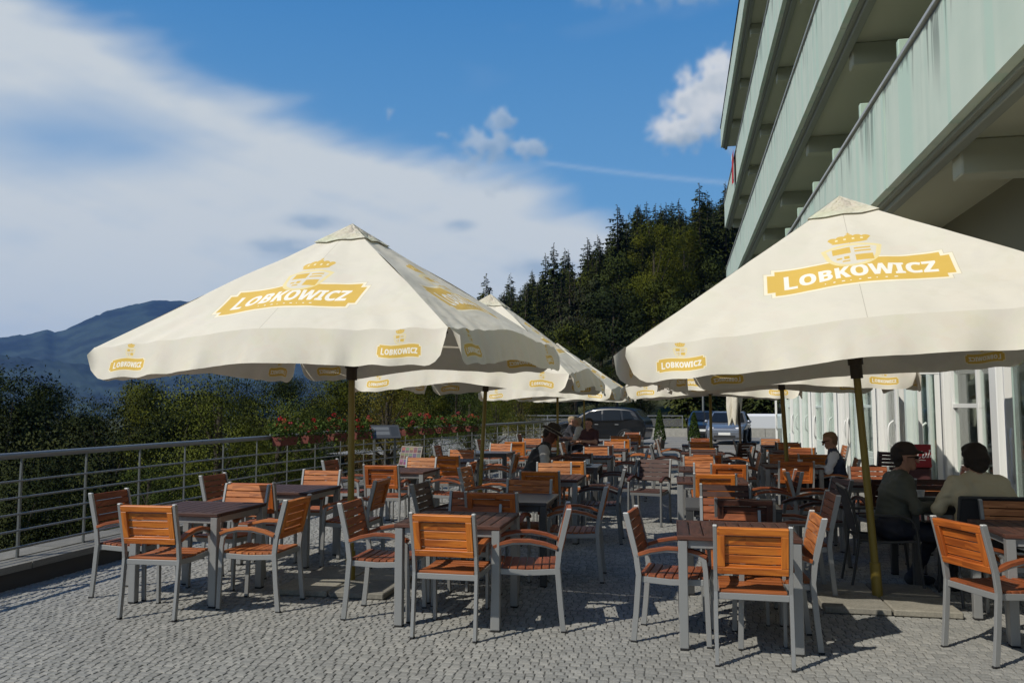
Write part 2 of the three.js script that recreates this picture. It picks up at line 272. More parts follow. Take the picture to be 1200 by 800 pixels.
// car park surface behind the terrace
{
  const tex = dataTex(512, 512, (u, v) => { const a = tile(u, v, 16, 2) * 0.35 + tile(u, v, 128, 4) * 0.4 + tile(u, v, 4, 9) * 0.25; return [0.42 + a * 0.16, 0.415 + a * 0.155, 0.40 + a * 0.15]; }, true, [0.2, 0.2]);
  const lot = new THREE.Group(); lot.name = 'car_park'; tag(lot, 'plain grey paved car park behind the terrace', 'car park', null, 'structure'); scene.add(lot);
  part('surface', sheet(-12, 30, 26.7, 46.5, -0.006), std([1, 1, 1], 0.9, { map: tex }), lot);
  for (let k = 0; k < 7; k++) part('drain_strip', cbox(7.4, 0.02, 0.14, -0.1, -0.004, -28 - k * 2.4, 0.002), std([0.2, 0.2, 0.19], 0.9), lot);
}

// ---------------------------------------------------------------- railing on its low kerb wall
const railPath = new THREE.CatmullRomCurve3([[-6.05, -4], [-6.05, 0], [-6.05, 5], [-6.04, 9], [-5.98, 11.5], [-5.66, 15], [-5.12, 18.5], [-4.6, 22], [-4.28, 25.5], [-4.2, 29.5]].map(([x, n]) => P(x, n)), false, 'centripetal');
{
  const L = railPath.getLength(), at = (s) => railPath.getPointAt(Math.min(1, Math.max(0, s / L))), off = (s, o) => { const p = at(s), t = railPath.getTangentAt(Math.min(1, Math.max(0, s / L))); return p.add(new THREE.Vector3(-t.z, 0, t.x).multiplyScalar(o)); };
  const kerb = tag(new THREE.Group(), 'low stone kerb wall capped with granite slabs under the railing', 'kerb wall'); kerb.name = 'kerb_wall'; scene.add(kerb);
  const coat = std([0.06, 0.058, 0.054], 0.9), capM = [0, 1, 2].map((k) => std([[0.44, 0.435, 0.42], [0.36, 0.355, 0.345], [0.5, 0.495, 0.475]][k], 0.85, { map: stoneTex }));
  const strip = (o0, o1, y0, y1, s0, s1, n) => { const pos = [], uv = []; for (let i = 0; i < n; i++) { const a = lerp(s0, s1, i / n), b = lerp(s0, s1, (i + 1) / n); const q = [[off(a, o0), off(b, o0)], [off(a, o1), off(b, o1)]]; const f = (A, B, C, D, ya, yb, yc, yd) => { pos.push(A.x, ya, A.z, B.x, yb, B.z, C.x, yc, C.z, A.x, ya, A.z, C.x, yc, C.z, D.x, yd, D.z); uv.push(a, 0, b, 0, b, .4, a, 0, b, .4, a, .4); };
      f(q[0][0], q[0][1], q[1][1], q[1][0], y1, y1, y1, y1); f(q[1][0], q[1][1], q[1][1], q[1][0], y1, y1, y0, y0); f(q[0][1], q[0][0], q[0][0], q[0][1], y1, y1, y0, y0);
      if (i === 0) f(q[0][0], q[1][0], q[1][0], q[0][0], y1, y1, y0, y0); if (i === n - 1) f(q[1][1], q[0][1], q[0][1], q[1][1], y1, y1, y0, y0); }
    const g = new THREE.BufferGeometry(); g.setAttribute('position', new THREE.Float32BufferAttribute(pos, 3)); g.setAttribute('uv', new THREE.Float32BufferAttribute(uv, 2)); g.computeVertexNormals(); return g; };
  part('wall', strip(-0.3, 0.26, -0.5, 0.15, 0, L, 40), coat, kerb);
  const rnd = rng(31);
  for (let s = 0.02, k = 0; s < L - 0.5; k++) { const l = 0.78 + rnd() * 0.3; const y = 0.212 + rnd() * 0.008; part('slab', strip(-0.32, 0.0, 0.151, y, s, s + l - 0.012, 2), capM[k % 3], kerb); part('slab', strip(0.012, 0.29, 0.151, y - 0.002 - rnd() * 0.004, s + 0.3, s + 0.3 + l - 0.012, 2), capM[(k + 1) % 3], kerb); s += l; }
  const fence = thing('railing', 'grey metal terrace railing with five thin bars and a thick handrail', 'railing', new THREE.Vector3());
  const run = (y, r, o = 0) => new THREE.TubeGeometry(new THREE.CatmullRomCurve3([...Array(90)].map((_, i) => off(i / 89 * (L - 0.1), o).setY(y))), 220, r, 9);
  part('handrail', run(1.15, 0.031), M.rail, fence);
  for (const y of [0.918, 0.765, 0.613, 0.462, 0.309]) part('bar', run(y, 0.0105, 0.03), M.rail, fence);
  // a post is a flat blade that narrows towards the handrail
  const sh = new THREE.Shape([[-0.03, 0], [0.03, 0], [0.03, 0.72], [0.012, 0.93], [-0.012, 0.93], [-0.03, 0.72]].map((p) => new THREE.Vector2(...p)));
  const pg = new THREE.ExtrudeGeometry(sh, { depth: 0.014, bevelEnabled: true, bevelSize: 0.0015, bevelThickness: 0.0015, bevelSegments: 1 }).translate(0, 0.2, -0.007);
  for (let s = 0.35; s < L - 0.1; s += 0.86) { const p = at(s), t = railPath.getTangentAt(s / L); const m = part('post', pg, M.post, fence); m.position.copy(p); m.rotation.y = Math.atan2(t.x, t.z) + Math.PI / 2 + 0.5; m.position.y = 0.01; }
}
// back railing and low wall of the car park
{
  const w = thing('car_park_wall', 'low concrete wall at the far edge of the car park', 'wall', P(0, 46));
  const c = std([0.33, 0.325, 0.31], 0.9, { map: stoneTex }); c.color.setRGB(.9, .9, .88);
  for (let k = 0; k < 12; k++) part('block', cbox(1.78, 0.5 + (k > 6 ? 0.06 : 0), 0.3, -9 + k * 1.8, 0.2, 0, 0.01), c, w);
  const f = thing('back_railing', 'thin grey railing on the low car park wall', 'railing', P(-4.5, 46));
  const W = 9.4;
  part('handrail', rod([-W / 2, 1.12, 0], [W / 2, 1.12, 0], 0.03), M.rail, f);
  for (const y of [0.95, 0.55]) part('bar', rod([-W / 2, y, 0], [W / 2, y, 0], 0.014), M.rail, f);
  for (let k = 0; k <= 5; k++) part('post', pbox(0.06, 0.68, 0.05, -W / 2 + 0.03 + k * (W - 0.06) / 5, 0.78, 0), M.rail, f);
  part('mesh_panel', pbox(W, 0.36, 0.008, 0, 0.75, 0.02), std([0.16, 0.16, 0.155], 0.6, { transparent: true, opacity: 0.45 }), f);
}

// ---------------------------------------------------------------- the hotel
const paintTex = (seed) => dataTex(512, 256, (u, v) => {         // pale mint paint with dark run-off streaks under the coping
  const streak = noise2(u * 70, 3, seed), broad = noise2(u * 17, 8, seed + 1), len = 0.12 + 0.75 * broad * broad;
  const run = sst(1 - len, 1, v) * sst(0.62, 0.92, 0.6 * streak + 0.4 * noise2(u * 180, v * 3, seed + 2) + 0.25 * broad - 0.06), soot = sst(0.955, 1.0, v + 0.05 * noise2(u * 60, v * 4, seed + 4)) * 0.6;
  const pale = noise2(u * 44, 5, seed + 7) * 0.5 + fbm(u * 12, v * 6, 3, seed + 9) * 0.5;
  let c = mix3([0.715, 0.78, 0.725], [0.79, 0.83, 0.775], pale); c = mix3(c, [0.71, 0.80, 0.74], sst(0.62, 0.8, noise2(u * 26, 1, seed + 12)) * 0.8);
  return mix3(c, [0.24, 0.26, 0.24], Math.min(0.8, run * 0.45 + soot * (0.35 + 0.65 * broad)));
}, true);
{
  const hotel = thing('hotel_building', 'tall mint green hotel with long balconies over a white glazed ground floor', 'hotel', P(2.5, 0));
  const panelMat = [0, 1, 2].map((s) => { const t = paintTex(60 + s * 20); return std([1, 1, 1], 0.75, { map: t }); });
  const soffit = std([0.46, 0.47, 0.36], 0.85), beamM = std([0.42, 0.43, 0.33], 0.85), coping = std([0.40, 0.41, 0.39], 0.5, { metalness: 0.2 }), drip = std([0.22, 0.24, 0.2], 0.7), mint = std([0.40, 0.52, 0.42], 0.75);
  const FAR = 42.6, NEAR = -6, PL = 2.3;
  // level: face x (relative), bottom of parapet, top of parapet
  const levels = [[0, 4.22, 5.47], [-0.03, 7.28, 8.58], [-0.06, 10.72, 12.0], [-0.3, 14.15, 15.1]];
  const rnd = rng(77);
  levels.forEach(([fx, y0, y1], li) => {
    const far = li === 3 ? FAR - 2.4 : FAR;
    let k = 0;
    for (let n = far; n > NEAR; n -= PL, k++) {
      const l = Math.min(PL, n - NEAR), dx = (rnd() - 0.5) * 0.012, dy = (rnd() - 0.5) * 0.03;
      const g = new THREE.BoxGeometry(0.1, y1 - y0 - 0.02 + dy, l - 0.012).toNonIndexed(), p = g.attributes.position, uv = [];
      for (let i = 0; i < p.count; i++) uv.push(p.getZ(i) / PL * 0.5 + 0.5 + k * 0.37, (p.getY(i) - (y0 - y1) / 2) / (y1 - y0));
      g.setAttribute('uv', new THREE.Float32BufferAttribute(uv, 2)); g.translate(fx + 0.05 + dx, (y0 + y1) / 2 + dy / 2, -(n - l / 2));
      part('parapet_panel', g, panelMat[(k + li) % 3], hotel);
      part('coping', cbox(0.2, 0.05, l - 0.003, fx + 0.07, y1 + 0.035, -(n - l / 2), 0.006), li === 3 ? M.dark : coping, hotel);
    }
    const len = far - NEAR, mid = -(far + NEAR) / 2;
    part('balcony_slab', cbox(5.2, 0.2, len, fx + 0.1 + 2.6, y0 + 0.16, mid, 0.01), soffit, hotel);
    part('edge_beam', cbox(0.12, 0.16, len - 0.02, fx + 0.23, y0 - 0.02, mid, 0.01), drip, hotel);
    part('drip_edge', cbox(0.07, 0.07, len - 0.04, fx + 0.135, y0 + 0.0, mid, 0.008), drip, hotel);
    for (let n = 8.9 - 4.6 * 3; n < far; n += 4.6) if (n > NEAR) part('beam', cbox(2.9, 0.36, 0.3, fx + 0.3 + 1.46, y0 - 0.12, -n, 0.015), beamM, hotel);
    if (li < 3) for (let n = 8.17; n < far - 1; n += 2.13) { const d = part('divider_panel', cbox(1.7, y1 - y0 + 0.26, 0.09, fx + 1.0, (y0 + y1) / 2 + 0.41, -n, 0.012), mint, hotel); part('vent_hole', cbox(0.06, 0.07, 0.008, fx + 0.32, y1 + 0.4, -n + 0.048, 0.001), M.dark, d); }
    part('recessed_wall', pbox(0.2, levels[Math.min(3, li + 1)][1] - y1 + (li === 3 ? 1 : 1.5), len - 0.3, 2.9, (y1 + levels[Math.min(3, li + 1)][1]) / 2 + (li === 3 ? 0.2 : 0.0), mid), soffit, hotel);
  });
  // ground floor: dark rooms behind a white frame front at x = 5.2
  const FX = 1.4, FE = 34.3, GL = FE - NEAR - 0.1, GM = -(FE + NEAR) / 2;
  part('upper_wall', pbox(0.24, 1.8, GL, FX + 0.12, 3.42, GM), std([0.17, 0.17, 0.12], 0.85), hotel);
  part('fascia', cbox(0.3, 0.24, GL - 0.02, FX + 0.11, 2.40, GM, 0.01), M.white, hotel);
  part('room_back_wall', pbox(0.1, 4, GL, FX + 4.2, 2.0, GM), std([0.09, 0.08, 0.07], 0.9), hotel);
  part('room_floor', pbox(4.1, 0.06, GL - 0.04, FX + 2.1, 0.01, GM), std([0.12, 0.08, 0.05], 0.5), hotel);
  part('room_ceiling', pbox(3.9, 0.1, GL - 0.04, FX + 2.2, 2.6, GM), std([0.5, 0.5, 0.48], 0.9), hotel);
  part('end_wall', pbox(3.4, 9.8, 0.3, 4.6, 9.2, -FAR + 0.2), mint, hotel);
  part('end_wall', pbox(4.1, 4.2, 0.3, FX + 2.2, 2.1, -NEAR), mint, hotel); part('end_wall', pbox(4.1, 4.2, 0.3, FX + 2.2, 2.1, -FE + 0.1), M.white, hotel);
  const curtainM = std([0.62, 0.61, 0.57], 0.9), plinth = std([0.3, 0.3, 0.29], 0.8);
  const BAY = 2.05; let bi = 0;
  for (let n = 3.0; n < FE - 1; n += BAY, bi++) {
    part('pilaster', cbox(0.2, 2.28, 0.24, FX + 0.03, 1.14, -n, 0.012), M.white, hotel);
    const open = bi % 3 === 1, mid = n + BAY / 2, w = BAY - 0.27;
    if (!open) {
      const d = part('door', [cbox(0.09, 0.1, w, FX + 0.06, 2.23, -mid), cbox(0.09, 0.16, w, FX + 0.06, 0.09, -mid), cbox(0.07, 2.04, 0.08, FX + 0.06, 1.175, -mid + w / 2 - 0.041), cbox(0.07, 2.04, 0.08, FX + 0.06, 1.175, -mid - w / 2 + 0.041), cbox(0.07, 2.04, 0.11, FX + 0.06, 1.175, -mid)], M.white, hotel);
      for (const s of [-1, 1]) part('pane', pbox(0.012, 2.04, w / 2 - 0.15, FX + 0.06, 1.175, -mid + s * (w / 4 + 0.012)), M.glass, d);
      part('handle', tube([[FX - 0.02, 0.85, -mid + 0.03], [FX - 0.1, 0.92, -mid + 0.06], [FX - 0.13, 1.1, -mid + 0.08], [FX - 0.1, 1.28, -mid + 0.06], [FX - 0.02, 1.35, -mid + 0.03]], 0.018, 14, 8), M.white, d);
    } else {
      const d = part('window', [cbox(0.09, 0.1, w, FX + 0.06, 2.23, -mid), cbox(0.09, 0.1, w, FX + 0.06, 0.62, -mid), cbox(0.09, 1.52, 0.07, FX + 0.06, 1.425, -mid + w / 2 - 0.036), cbox(0.09, 1.52, 0.07, FX + 0.06, 1.425, -mid - w / 2 + 0.036), cbox(0.09, 1.52, 0.06, FX + 0.06, 1.425, -mid + 0.2), cbox(0.08, 0.06, w * 0.6, FX + 0.062, 1.62, -mid - 0.3)], M.white, hotel);
      part('pane', pbox(0.012, 1.5, w - 0.15, FX + 0.06, 1.42, -mid), M.glass, d);
      part('apron_panel', cbox(0.12, 0.56, w, FX + 0.07, 0.285, -mid, 0.01), M.white, d);
    }
    if (bi % 2 === 1) {                                        // a glazed leaf swung out over the terrace
      const w2 = 0.56, g = group('open_door_leaf', hotel, [FX - 0.09, 0.02, -n + 0.02]); g.rotation.y = -0.16;
      part('frame', [cbox(w2, 0.1, 0.05, -w2 / 2, 2.12, 0), cbox(w2, 0.2, 0.05, -w2 / 2, 0.11, 0), cbox(0.07, 1.85, 0.05, -0.036, 1.14, 0), cbox(0.07, 1.85, 0.05, -w2 + 0.036, 1.14, 0), cbox(0.05, 1.85, 0.045, -w2 / 2, 1.14, 0)], M.white, g);
      for (const s of [-1, 1]) part('pane', pbox(w2 / 2 - 0.09, 1.86, 0.01, -w2 / 2 + s * (w2 / 4 - 0.012), 1.14, 0), M.glass, g);
      part('handle', tube([[-w2 + 0.05, 0.82, 0.03], [-w2 + 0.03, 0.9, 0.1], [-w2 + 0.03, 1.1, 0.13], [-w2 + 0.03, 1.28, 0.1], [-w2 + 0.05, 1.36, 0.03]], 0.017, 14, 8), M.white, g);
    }
    if (bi % 4 === 2) {                              // gathered curtain behind the glass
      const pts = []; for (let i = 0; i <= 24; i++) pts.push([FX + 0.34 + 0.03 * Math.sin(i * 1.9), -mid + (i / 24 - 0.5) * w * (n > 16 ? 0.6 : 0.4) + (n > 16 ? 0 : w * 0.22)]);
      const pos = []; for (let i = 0; i < 24; i++) { const [a, b] = pts[i], [c, e] = pts[i + 1]; pos.push(a, 0.1, b, c, 0.1, e, c, 2.2, e, a, 0.1, b, c, 2.2, e, a, 2.2, b); }
      const g = new THREE.BufferGeometry(); g.setAttribute('position', new THREE.Float32BufferAttribute(pos, 3)); g.computeVertexNormals(); part('curtain', g, curtainM, hotel);
    }
  }
}

// ---------------------------------------------------------------- parasols
const CREAM = '#ddd7c7', GOLD = '#dbb654';
function crest(c, x, y, s) {                                    // shield under a crown, in gold on the cloth
  c.save(); c.translate(x, y); c.scale(s, s);
  c.lineWidth = 0.085; c.strokeStyle = '#ead9a0'; c.fillStyle = CREAM;
  c.beginPath(); c.moveTo(-0.52, -0.3); c.quadraticCurveTo(0, -0.5, 0.52, -0.3); c.lineTo(0.46, 0.05); c.quadraticCurveTo(0.36, 0.46, 0, 0.5); c.quadraticCurveTo(-0.36, 0.46, -0.46, 0.05); c.closePath(); c.fill(); c.stroke();
  c.save(); c.scale(0.8, 0.8); c.clip(); c.restore();
  c.fillStyle = GOLD; c.fillRect(-0.36, -0.3, 0.34, 0.24); c.fillRect(0.05, 0.04, 0.32, 0.26); c.fillRect(0.05, -0.26, 0.3, 0.06); c.fillRect(0.05, -0.14, 0.3, 0.06);
  c.fillRect(-0.3, 0.1, 0.1, 0.07); c.fillRect(-0.16, 0.06, 0.1, 0.12); c.fillRect(-0.2, 0.24, 0.14, 0.06);
  c.beginPath(); c.ellipse(0, -0.56, 0.34, 0.08, 0, 0, 7); c.fill();
  c.beginPath(); c.moveTo(-0.34, -0.59); c.lineTo(-0.4, -0.72); for (const k of [-2, -1, 0, 1, 2]) { c.arc(k * 0.16, -0.73 - (2 - Math.abs(k)) * 0.03, 0.085, Math.PI, 0); } c.lineTo(0.34, -0.59); c.closePath(); c.fill();
  c.fillStyle = '#efe2b8'; for (const k of [-1.5, -0.5, 0.5, 1.5]) c.fillRect(k * 0.16 - 0.025, -0.71, 0.05, 0.08);
  c.strokeStyle = GOLD; c.lineWidth = 0.03; c.beginPath(); c.moveTo(0, -0.86); c.lineTo(0, -0.96); c.moveTo(-0.04, -0.91); c.lineTo(0.04, -0.91); c.stroke();
  c.restore();
}
function banner(c, x, y, w, small) {                            // gold plate with stepped corners and the name
  const h = w * 0.3, q = w * 0.045, poly = (e) => { const a = w / 2 + e, b = h / 2 + e, k = q; c.beginPath(); for (const [px, py] of [[-a + k, -b], [a - k, -b], [a - k, -b + k], [a, -b + k], [a, b - k], [a - k, b - k], [a - k, b], [-a + k, b], [-a + k, b - k], [-a, b - k], [-a, -b + k], [-a + k, -b + k]]) c.lineTo(x + px, y + py); c.closePath(); };
  c.fillStyle = '#f3ead0'; poly(w * 0.022); c.fill(); c.strokeStyle = '#cfc6ad'; c.lineWidth = w * 0.004; c.stroke(); c.fillStyle = GOLD; poly(0); c.fill();
  c.fillStyle = '#f3efe4'; c.textAlign = 'left'; c.textBaseline = 'alphabetic';
  const big = h * 0.78, sm = h * 0.6; c.font = `bold ${big}px sans-serif`; const wl = c.measureText('L').width; c.font = `bold ${sm}px sans-serif`; const wr = c.measureText('OBKOWICZ').width, sc = w * 0.84 / (wl + wr);
  c.save(); c.translate(x - w * 0.42, y + h * 0.24); c.scale(sc, 1); c.font = `bold ${big}px sans-serif`; c.fillText('L', 0, h * 0.06); c.font = `bold ${sm}px sans-serif`; c.fillText('OBKOWICZ', wl, 0); c.strokeStyle = '#f3efe4'; c.lineWidth = h * 0.022; c.strokeText('OBKOWICZ', wl, 0); c.restore();
  if (!small) for (let i = 0; i < 9; i++) c.fillRect(x - w * 0.18 + i * w * 0.046, y + h * 0.36, w * (0.006 + 0.012 * ((i * 7) % 3) / 2), h * 0.035);
}
function cloth(w, h, draw, s) {
  const cv = document.createElement('canvas'); cv.width = w; cv.height = h; const c = cv.getContext('2d'); c.fillStyle = CREAM; c.fillRect(0, 0, w, h);
  const r = rng(s); for (let i = 0; i < 260; i++) { c.fillStyle = `rgba(${150 + 60 * r() | 0},${145 + 55 * r() | 0},${120 + 50 * r() | 0},${0.012 + 0.015 * r()})`; const e = 4 + r() * 60; c.beginPath(); c.ellipse(r() * w, r() * h, e, e * (0.2 + r() * 0.6), r() * 3, 0, 7); c.fill(); }
  draw(c); const t = new THREE.CanvasTexture(cv); t.colorSpace = THREE.SRGBColorSpace; t.anisotropy = 8; return t;
}
const fabricBump = dataTex(256, 256, (u, v) => 0.5 + 0.42 * (tile(u, v, 6, 3) - 0.5) + 0.2 * (tile(u, v, 14, 8) - 0.5) + 0.07 * (tile(u, v, 40, 12) - 0.5), false);
const fab = (map) => new THREE.MeshPhysicalMaterial({ map, roughness: 0.85, side: THREE.DoubleSide, transmission: 0.1, thickness: 0, bumpMap: fabricBump, bumpScale: 0.05 });
const flat = (map) => new THREE.MeshPhysicalMaterial({ map, roughness: 0.85, side: THREE.DoubleSide, transmission: 0.1, thickness: 0 });
const seams = (c) => { c.lineWidth = 2; for (const [a, b] of [[700, 700]]) { c.strokeStyle = 'rgba(150,143,125,0.5)'; c.beginPath(); c.moveTo(a, 0); c.lineTo(b === 700 ? 700 : b, 860); c.stroke(); } };
const roofMat = [fab(cloth(1400, 860, (c) => { seams(c); banner(c, 700, 596, 575); crest(c, 700, 470, 176); }, 4)), fab(cloth(1400, 860, (c) => { seams(c); banner(c, 700, 596, 575); crest(c, 700, 470, 176); }, 9))];
const valMat = flat(cloth(1600, 150, (c) => { for (const x of [190, 1410]) { banner(c, x, 92, 170, true); crest(c, x, 40, 44); } }, 6));
const plainFab = fab(cloth(128, 128, () => {}, 12));
function gridGeo(nu, nv, f) { const pos = [], uv = [], idx = []; for (let j = 0; j <= nv; j++) for (let i = 0; i <= nu; i++) { const [x, y, z, u, v] = f(i / nu, j / nv); pos.push(x, y, z); uv.push(u, v); } for (let j = 0; j < nv; j++) for (let i = 0; i < nu; i++) { const a = j * (nu + 1) + i; idx.push(a, a + nu + 1, a + 1, a + 1, a + nu + 1, a + nu + 2); } const g = new THREE.BufferGeometry(); g.setAttribute('position', new THREE.Float32BufferAttribute(pos, 3)); g.setAttribute('uv', new THREE.Float32BufferAttribute(uv, 2)); g.setIndex(idx); g.computeVertexNormals(); return g; }
const slabMat = [0, 1, 2].map((k) => std([[0.62, 0.6, 0.55], [0.5, 0.49, 0.46], [0.7, 0.67, 0.6]][k], 0.9, { map: stoneTex }));
function parasol(label, { x, n, a = 3.05, Hm = 2.23, Hc = 2.15, Hp = 3.29, turn = -0.1, base = [x, n], tilt = [0, 0], seed = 1 }) {
  const bx = base[0] - x, bz = -(base[1] - n), t = thing('parasol', label, 'parasol', P(x, n), 0, 'open cream parasols on the terrace');
  const can = group('canopy', t); can.rotation.set(tilt[1], turn, tilt[0]); can.updateMatrix();
  const hubAt = new THREE.Vector3(0, Hm, 0).applyMatrix4(can.matrix); can.position.set(-hubAt.x, Hm - hubAt.y, -hubAt.z); can.updateMatrix();   // tilts about its own hub
  const peak = new THREE.Vector3(0, Hp - 0.08, 0).applyMatrix4(can.matrix);
  const h = a / 2, nz = (u, v, s) => (fbm(u, v, 3, s + seed * 13) - 0.5);
  const He = (u) => Hm + (Hc - Hm) * Math.pow(Math.abs(u), 1.3) - 0.018 * Math.sin(Math.PI * u) ** 2;
  const y = (u, q) => Hp - (Hp - Hm) * Math.pow(q, 0.97) - (Hm - He(u)) * q * q - 0.022 * Math.sin(Math.PI * q) * Math.sin(Math.PI * u) ** 2 + 0.03 * Math.sin(Math.PI * q) * nz(u * 2 + 5, q * 4, 3) + 0.007 * Math.sin(u * 31 + seed) * sst(0.72, 0.97, q) * sst(0.25, 0.7, Math.abs(u)) + 0.010 * nz(u * 9, q * 3 + 4, 15) * sst(0.55, 0.95, q);
  for (let k = 0; k < 4; k++) {
    const rot = (g) => g.rotateY(k * Math.PI / 2);
    const slant = Math.hypot(h, Hp - Hm);
    const roof = part('canopy_panel', rot(gridGeo(72, 22, (i, j) => { const u = i * 2 - 1, q = 0.015 + 0.985 * j; return [u * h * q, y(u, q), h * q, (u * q * h) / 3.05 + 0.5, 1 - q * slant / 1.9 * 1.0]; })), roofMat[k % 2], can);
    const L = 0.265, rr = 0.2;
    part('valance', rot(gridGeo(72, 6, (i, j) => {
      const u = i * 2 - 1, e = (1 - Math.abs(u)) * h, len = e < rr ? L - rr + Math.sqrt(Math.max(0, rr * rr - (rr - e) ** 2)) : L, l = Math.max(0.02, len) * j, wob = nz(u * 7, k * 9.1, 8) * 0.1 * j * j + nz(u * 2.2, k * 3.3, 21) * 0.10 * j;
      return [u * h + (e < 0.3 ? Math.sign(u) * 0.0 : 0), y(u, 1) - l + 0.03 * nz(u * 3, k, 2) * j, h + 0.008 + 0.012 * j + 0.06 * j + wob - 0.02 * j * sst(0.5, 1, Math.abs(u)) + 0.02 * Math.sin(u * 19 + k * 2 + seed + 2 * nz(u * 4, k, 7)) * j * sst(0.0, 0.5, Math.abs(u)), 0.5 + u * 0.5, 1 - l / L];
    })), valMat, can);
    for (const [u, nm] of [[-1, 'rib'], [0, 'rib']]) {
      const e = new THREE.Vector3(u * h * 0.985, He(u) - 0.03, h * 0.985), s = new THREE.Vector3(0, Hp - 0.1, 0), r = part(nm, rot(rod([s.x, s.y, s.z], [e.x, e.y, e.z], 0.013, 6)), M.bracket, can);
      const m = s.clone().lerp(e, 0.55); part('strut', rot(rod([0, 2.06, 0.05], [m.x, m.y - 0.01, m.z], 0.011, 6)), M.bracket, r);
    }
  }
  part('vent_cap', [0, 1, 2, 3].map((k) => gridGeo(8, 3, (i, j) => { const u = i * 2 - 1, q = 0.17 * j; return [u * h * q, y(u, q) + 0.02, h * q + 0.002, i, j]; }).rotateY(k * Math.PI / 2)), plainFab, can);
  const top = [peak.x, peak.y, peak.z], bot = [bx, 0.06, bz], at = (q) => [lerp(bot[0], top[0], q), lerp(bot[1], top[1], q), lerp(bot[2], top[2], q)];
  part('pole', rod(bot, top, 0.031, 14, 0.029), M.pole, t);
  const hubQ = (2.02 - 0.06) / (top[1] - 0.06);
  part('hub', [rod(at(hubQ - 0.055), at(hubQ + 0.02), 0.05, 12), rod(at(hubQ - 0.02), at(hubQ), 0.062, 12), rod(at(hubQ + 0.01), at(hubQ + 0.022), 0.1, 8)], M.bracket, t);
  part('sleeve', rod([bx, 0.0, bz], at(0.08), 0.043, 12), M.pole, t);
  for (const [i, j] of [[-1, -1], [1, -1], [-1, 1], [1, 1]]) part('base_slab', cbox(0.49, 0.05, 0.49, bx + i * 0.252, 0.03, bz + j * 0.252, 0.008), slabMat[(i + 1 + (j + 1) / 2 + seed) % 3 | 0], t);
  return t;
}
parasol('cream parasol whose brass pole stands between railing row and aisle, first from cobbles', { x: -2.935, n: 7.117, a: 3.03, turn: -0.093, tilt: [0.028, 0.026], seed: 1, base: [-2.93, 7.09] });
parasol('cream parasol with leaning brass pole beside the couple at the facade row', { x: 1.47, n: 7.33, a: 3.24, Hm: 2.19, Hc: 2.15, Hp: 3.395, turn: -0.15, base: [1.585, 7.37], seed: 2, tilt: [0.075, 0] });
parasol('second cream parasol along the railing, behind the first one', { x: -2.9, n: 12.5, a: 3.1, Hm: 2.2, Hc: 2.05, Hp: 3.36, turn: -0.05, base: [-3.04, 12.4], seed: 3, tilt: [-0.01, 0.0] });
parasol('third cream parasol along the railing, towards the parked black car', { x: -3.0, n: 20.5, a: 3.1, Hm: 2.12, Hc: 2.0, Hp: 3.2, turn: -0.04, seed: 4 });
parasol('farthest cream parasol along the railing, beside the parked black car', { x: -3.0, n: 26.4, a: 3.0, Hm: 2.1, Hc: 2.0, Hp: 3.1, turn: 0, seed: 5 });
parasol('cream parasol over the facade row behind the leaning one', { x: 1.42, n: 12.5, a: 3.1, Hm: 2.16, Hc: 2.06, Hp: 3.24, turn: -0.07, base: [1.56, 12.6], seed: 6 });
parasol('cream parasol over the aisle row beside the folded parasol', { x: 0.62, n: 17.0, a: 3.1, Hm: 2.12, Hc: 2.0, Hp: 3.3, turn: -0.03, seed: 7 });
{ // the folded one
  const t = thing('folded_parasol', 'folded cream parasol hanging limp on its pole near the silver car', 'parasol', P(1.4, 20.6));
  const q = rng(9), fold = gridGeo(40, 14, (i, j) => { const an = i * 2 * Math.PI, r = 0.05 + 0.15 * Math.sin(Math.min(1, j * 1.35) * Math.PI * 0.62) * (0.62 + 0.38 * Math.cos(an * 4 + j * 1.2)) * (1 - 0.45 * sst(0.75, 1, j)); return [Math.cos(an) * r - 0.12 * j, 3.0 - 1.75 * j + 0.1 * Math.sin(an * 4) * j, Math.sin(an) * r, i * 2, j]; });
  part('cloth', fold, fab(cloth(512, 256, (c) => { c.save(); c.translate(300, 190); c.rotate(-0.5); banner(c, 0, 0, 120, true); c.restore(); }, 33)), t);
  part('pole', rod([0.06, 0.06, 0], [-0.02, 3.05, 0], 0.03, 10), M.bracket, t);
  for (const [i, j] of [[-1, -1], [1, -1], [-1, 1], [1, 1]]) part('base_slab', cbox(0.49, 0.05, 0.49, i * 0.252, 0.03, j * 0.252, 0.008), slabMat[(i + j + 2) % 3], t);
}

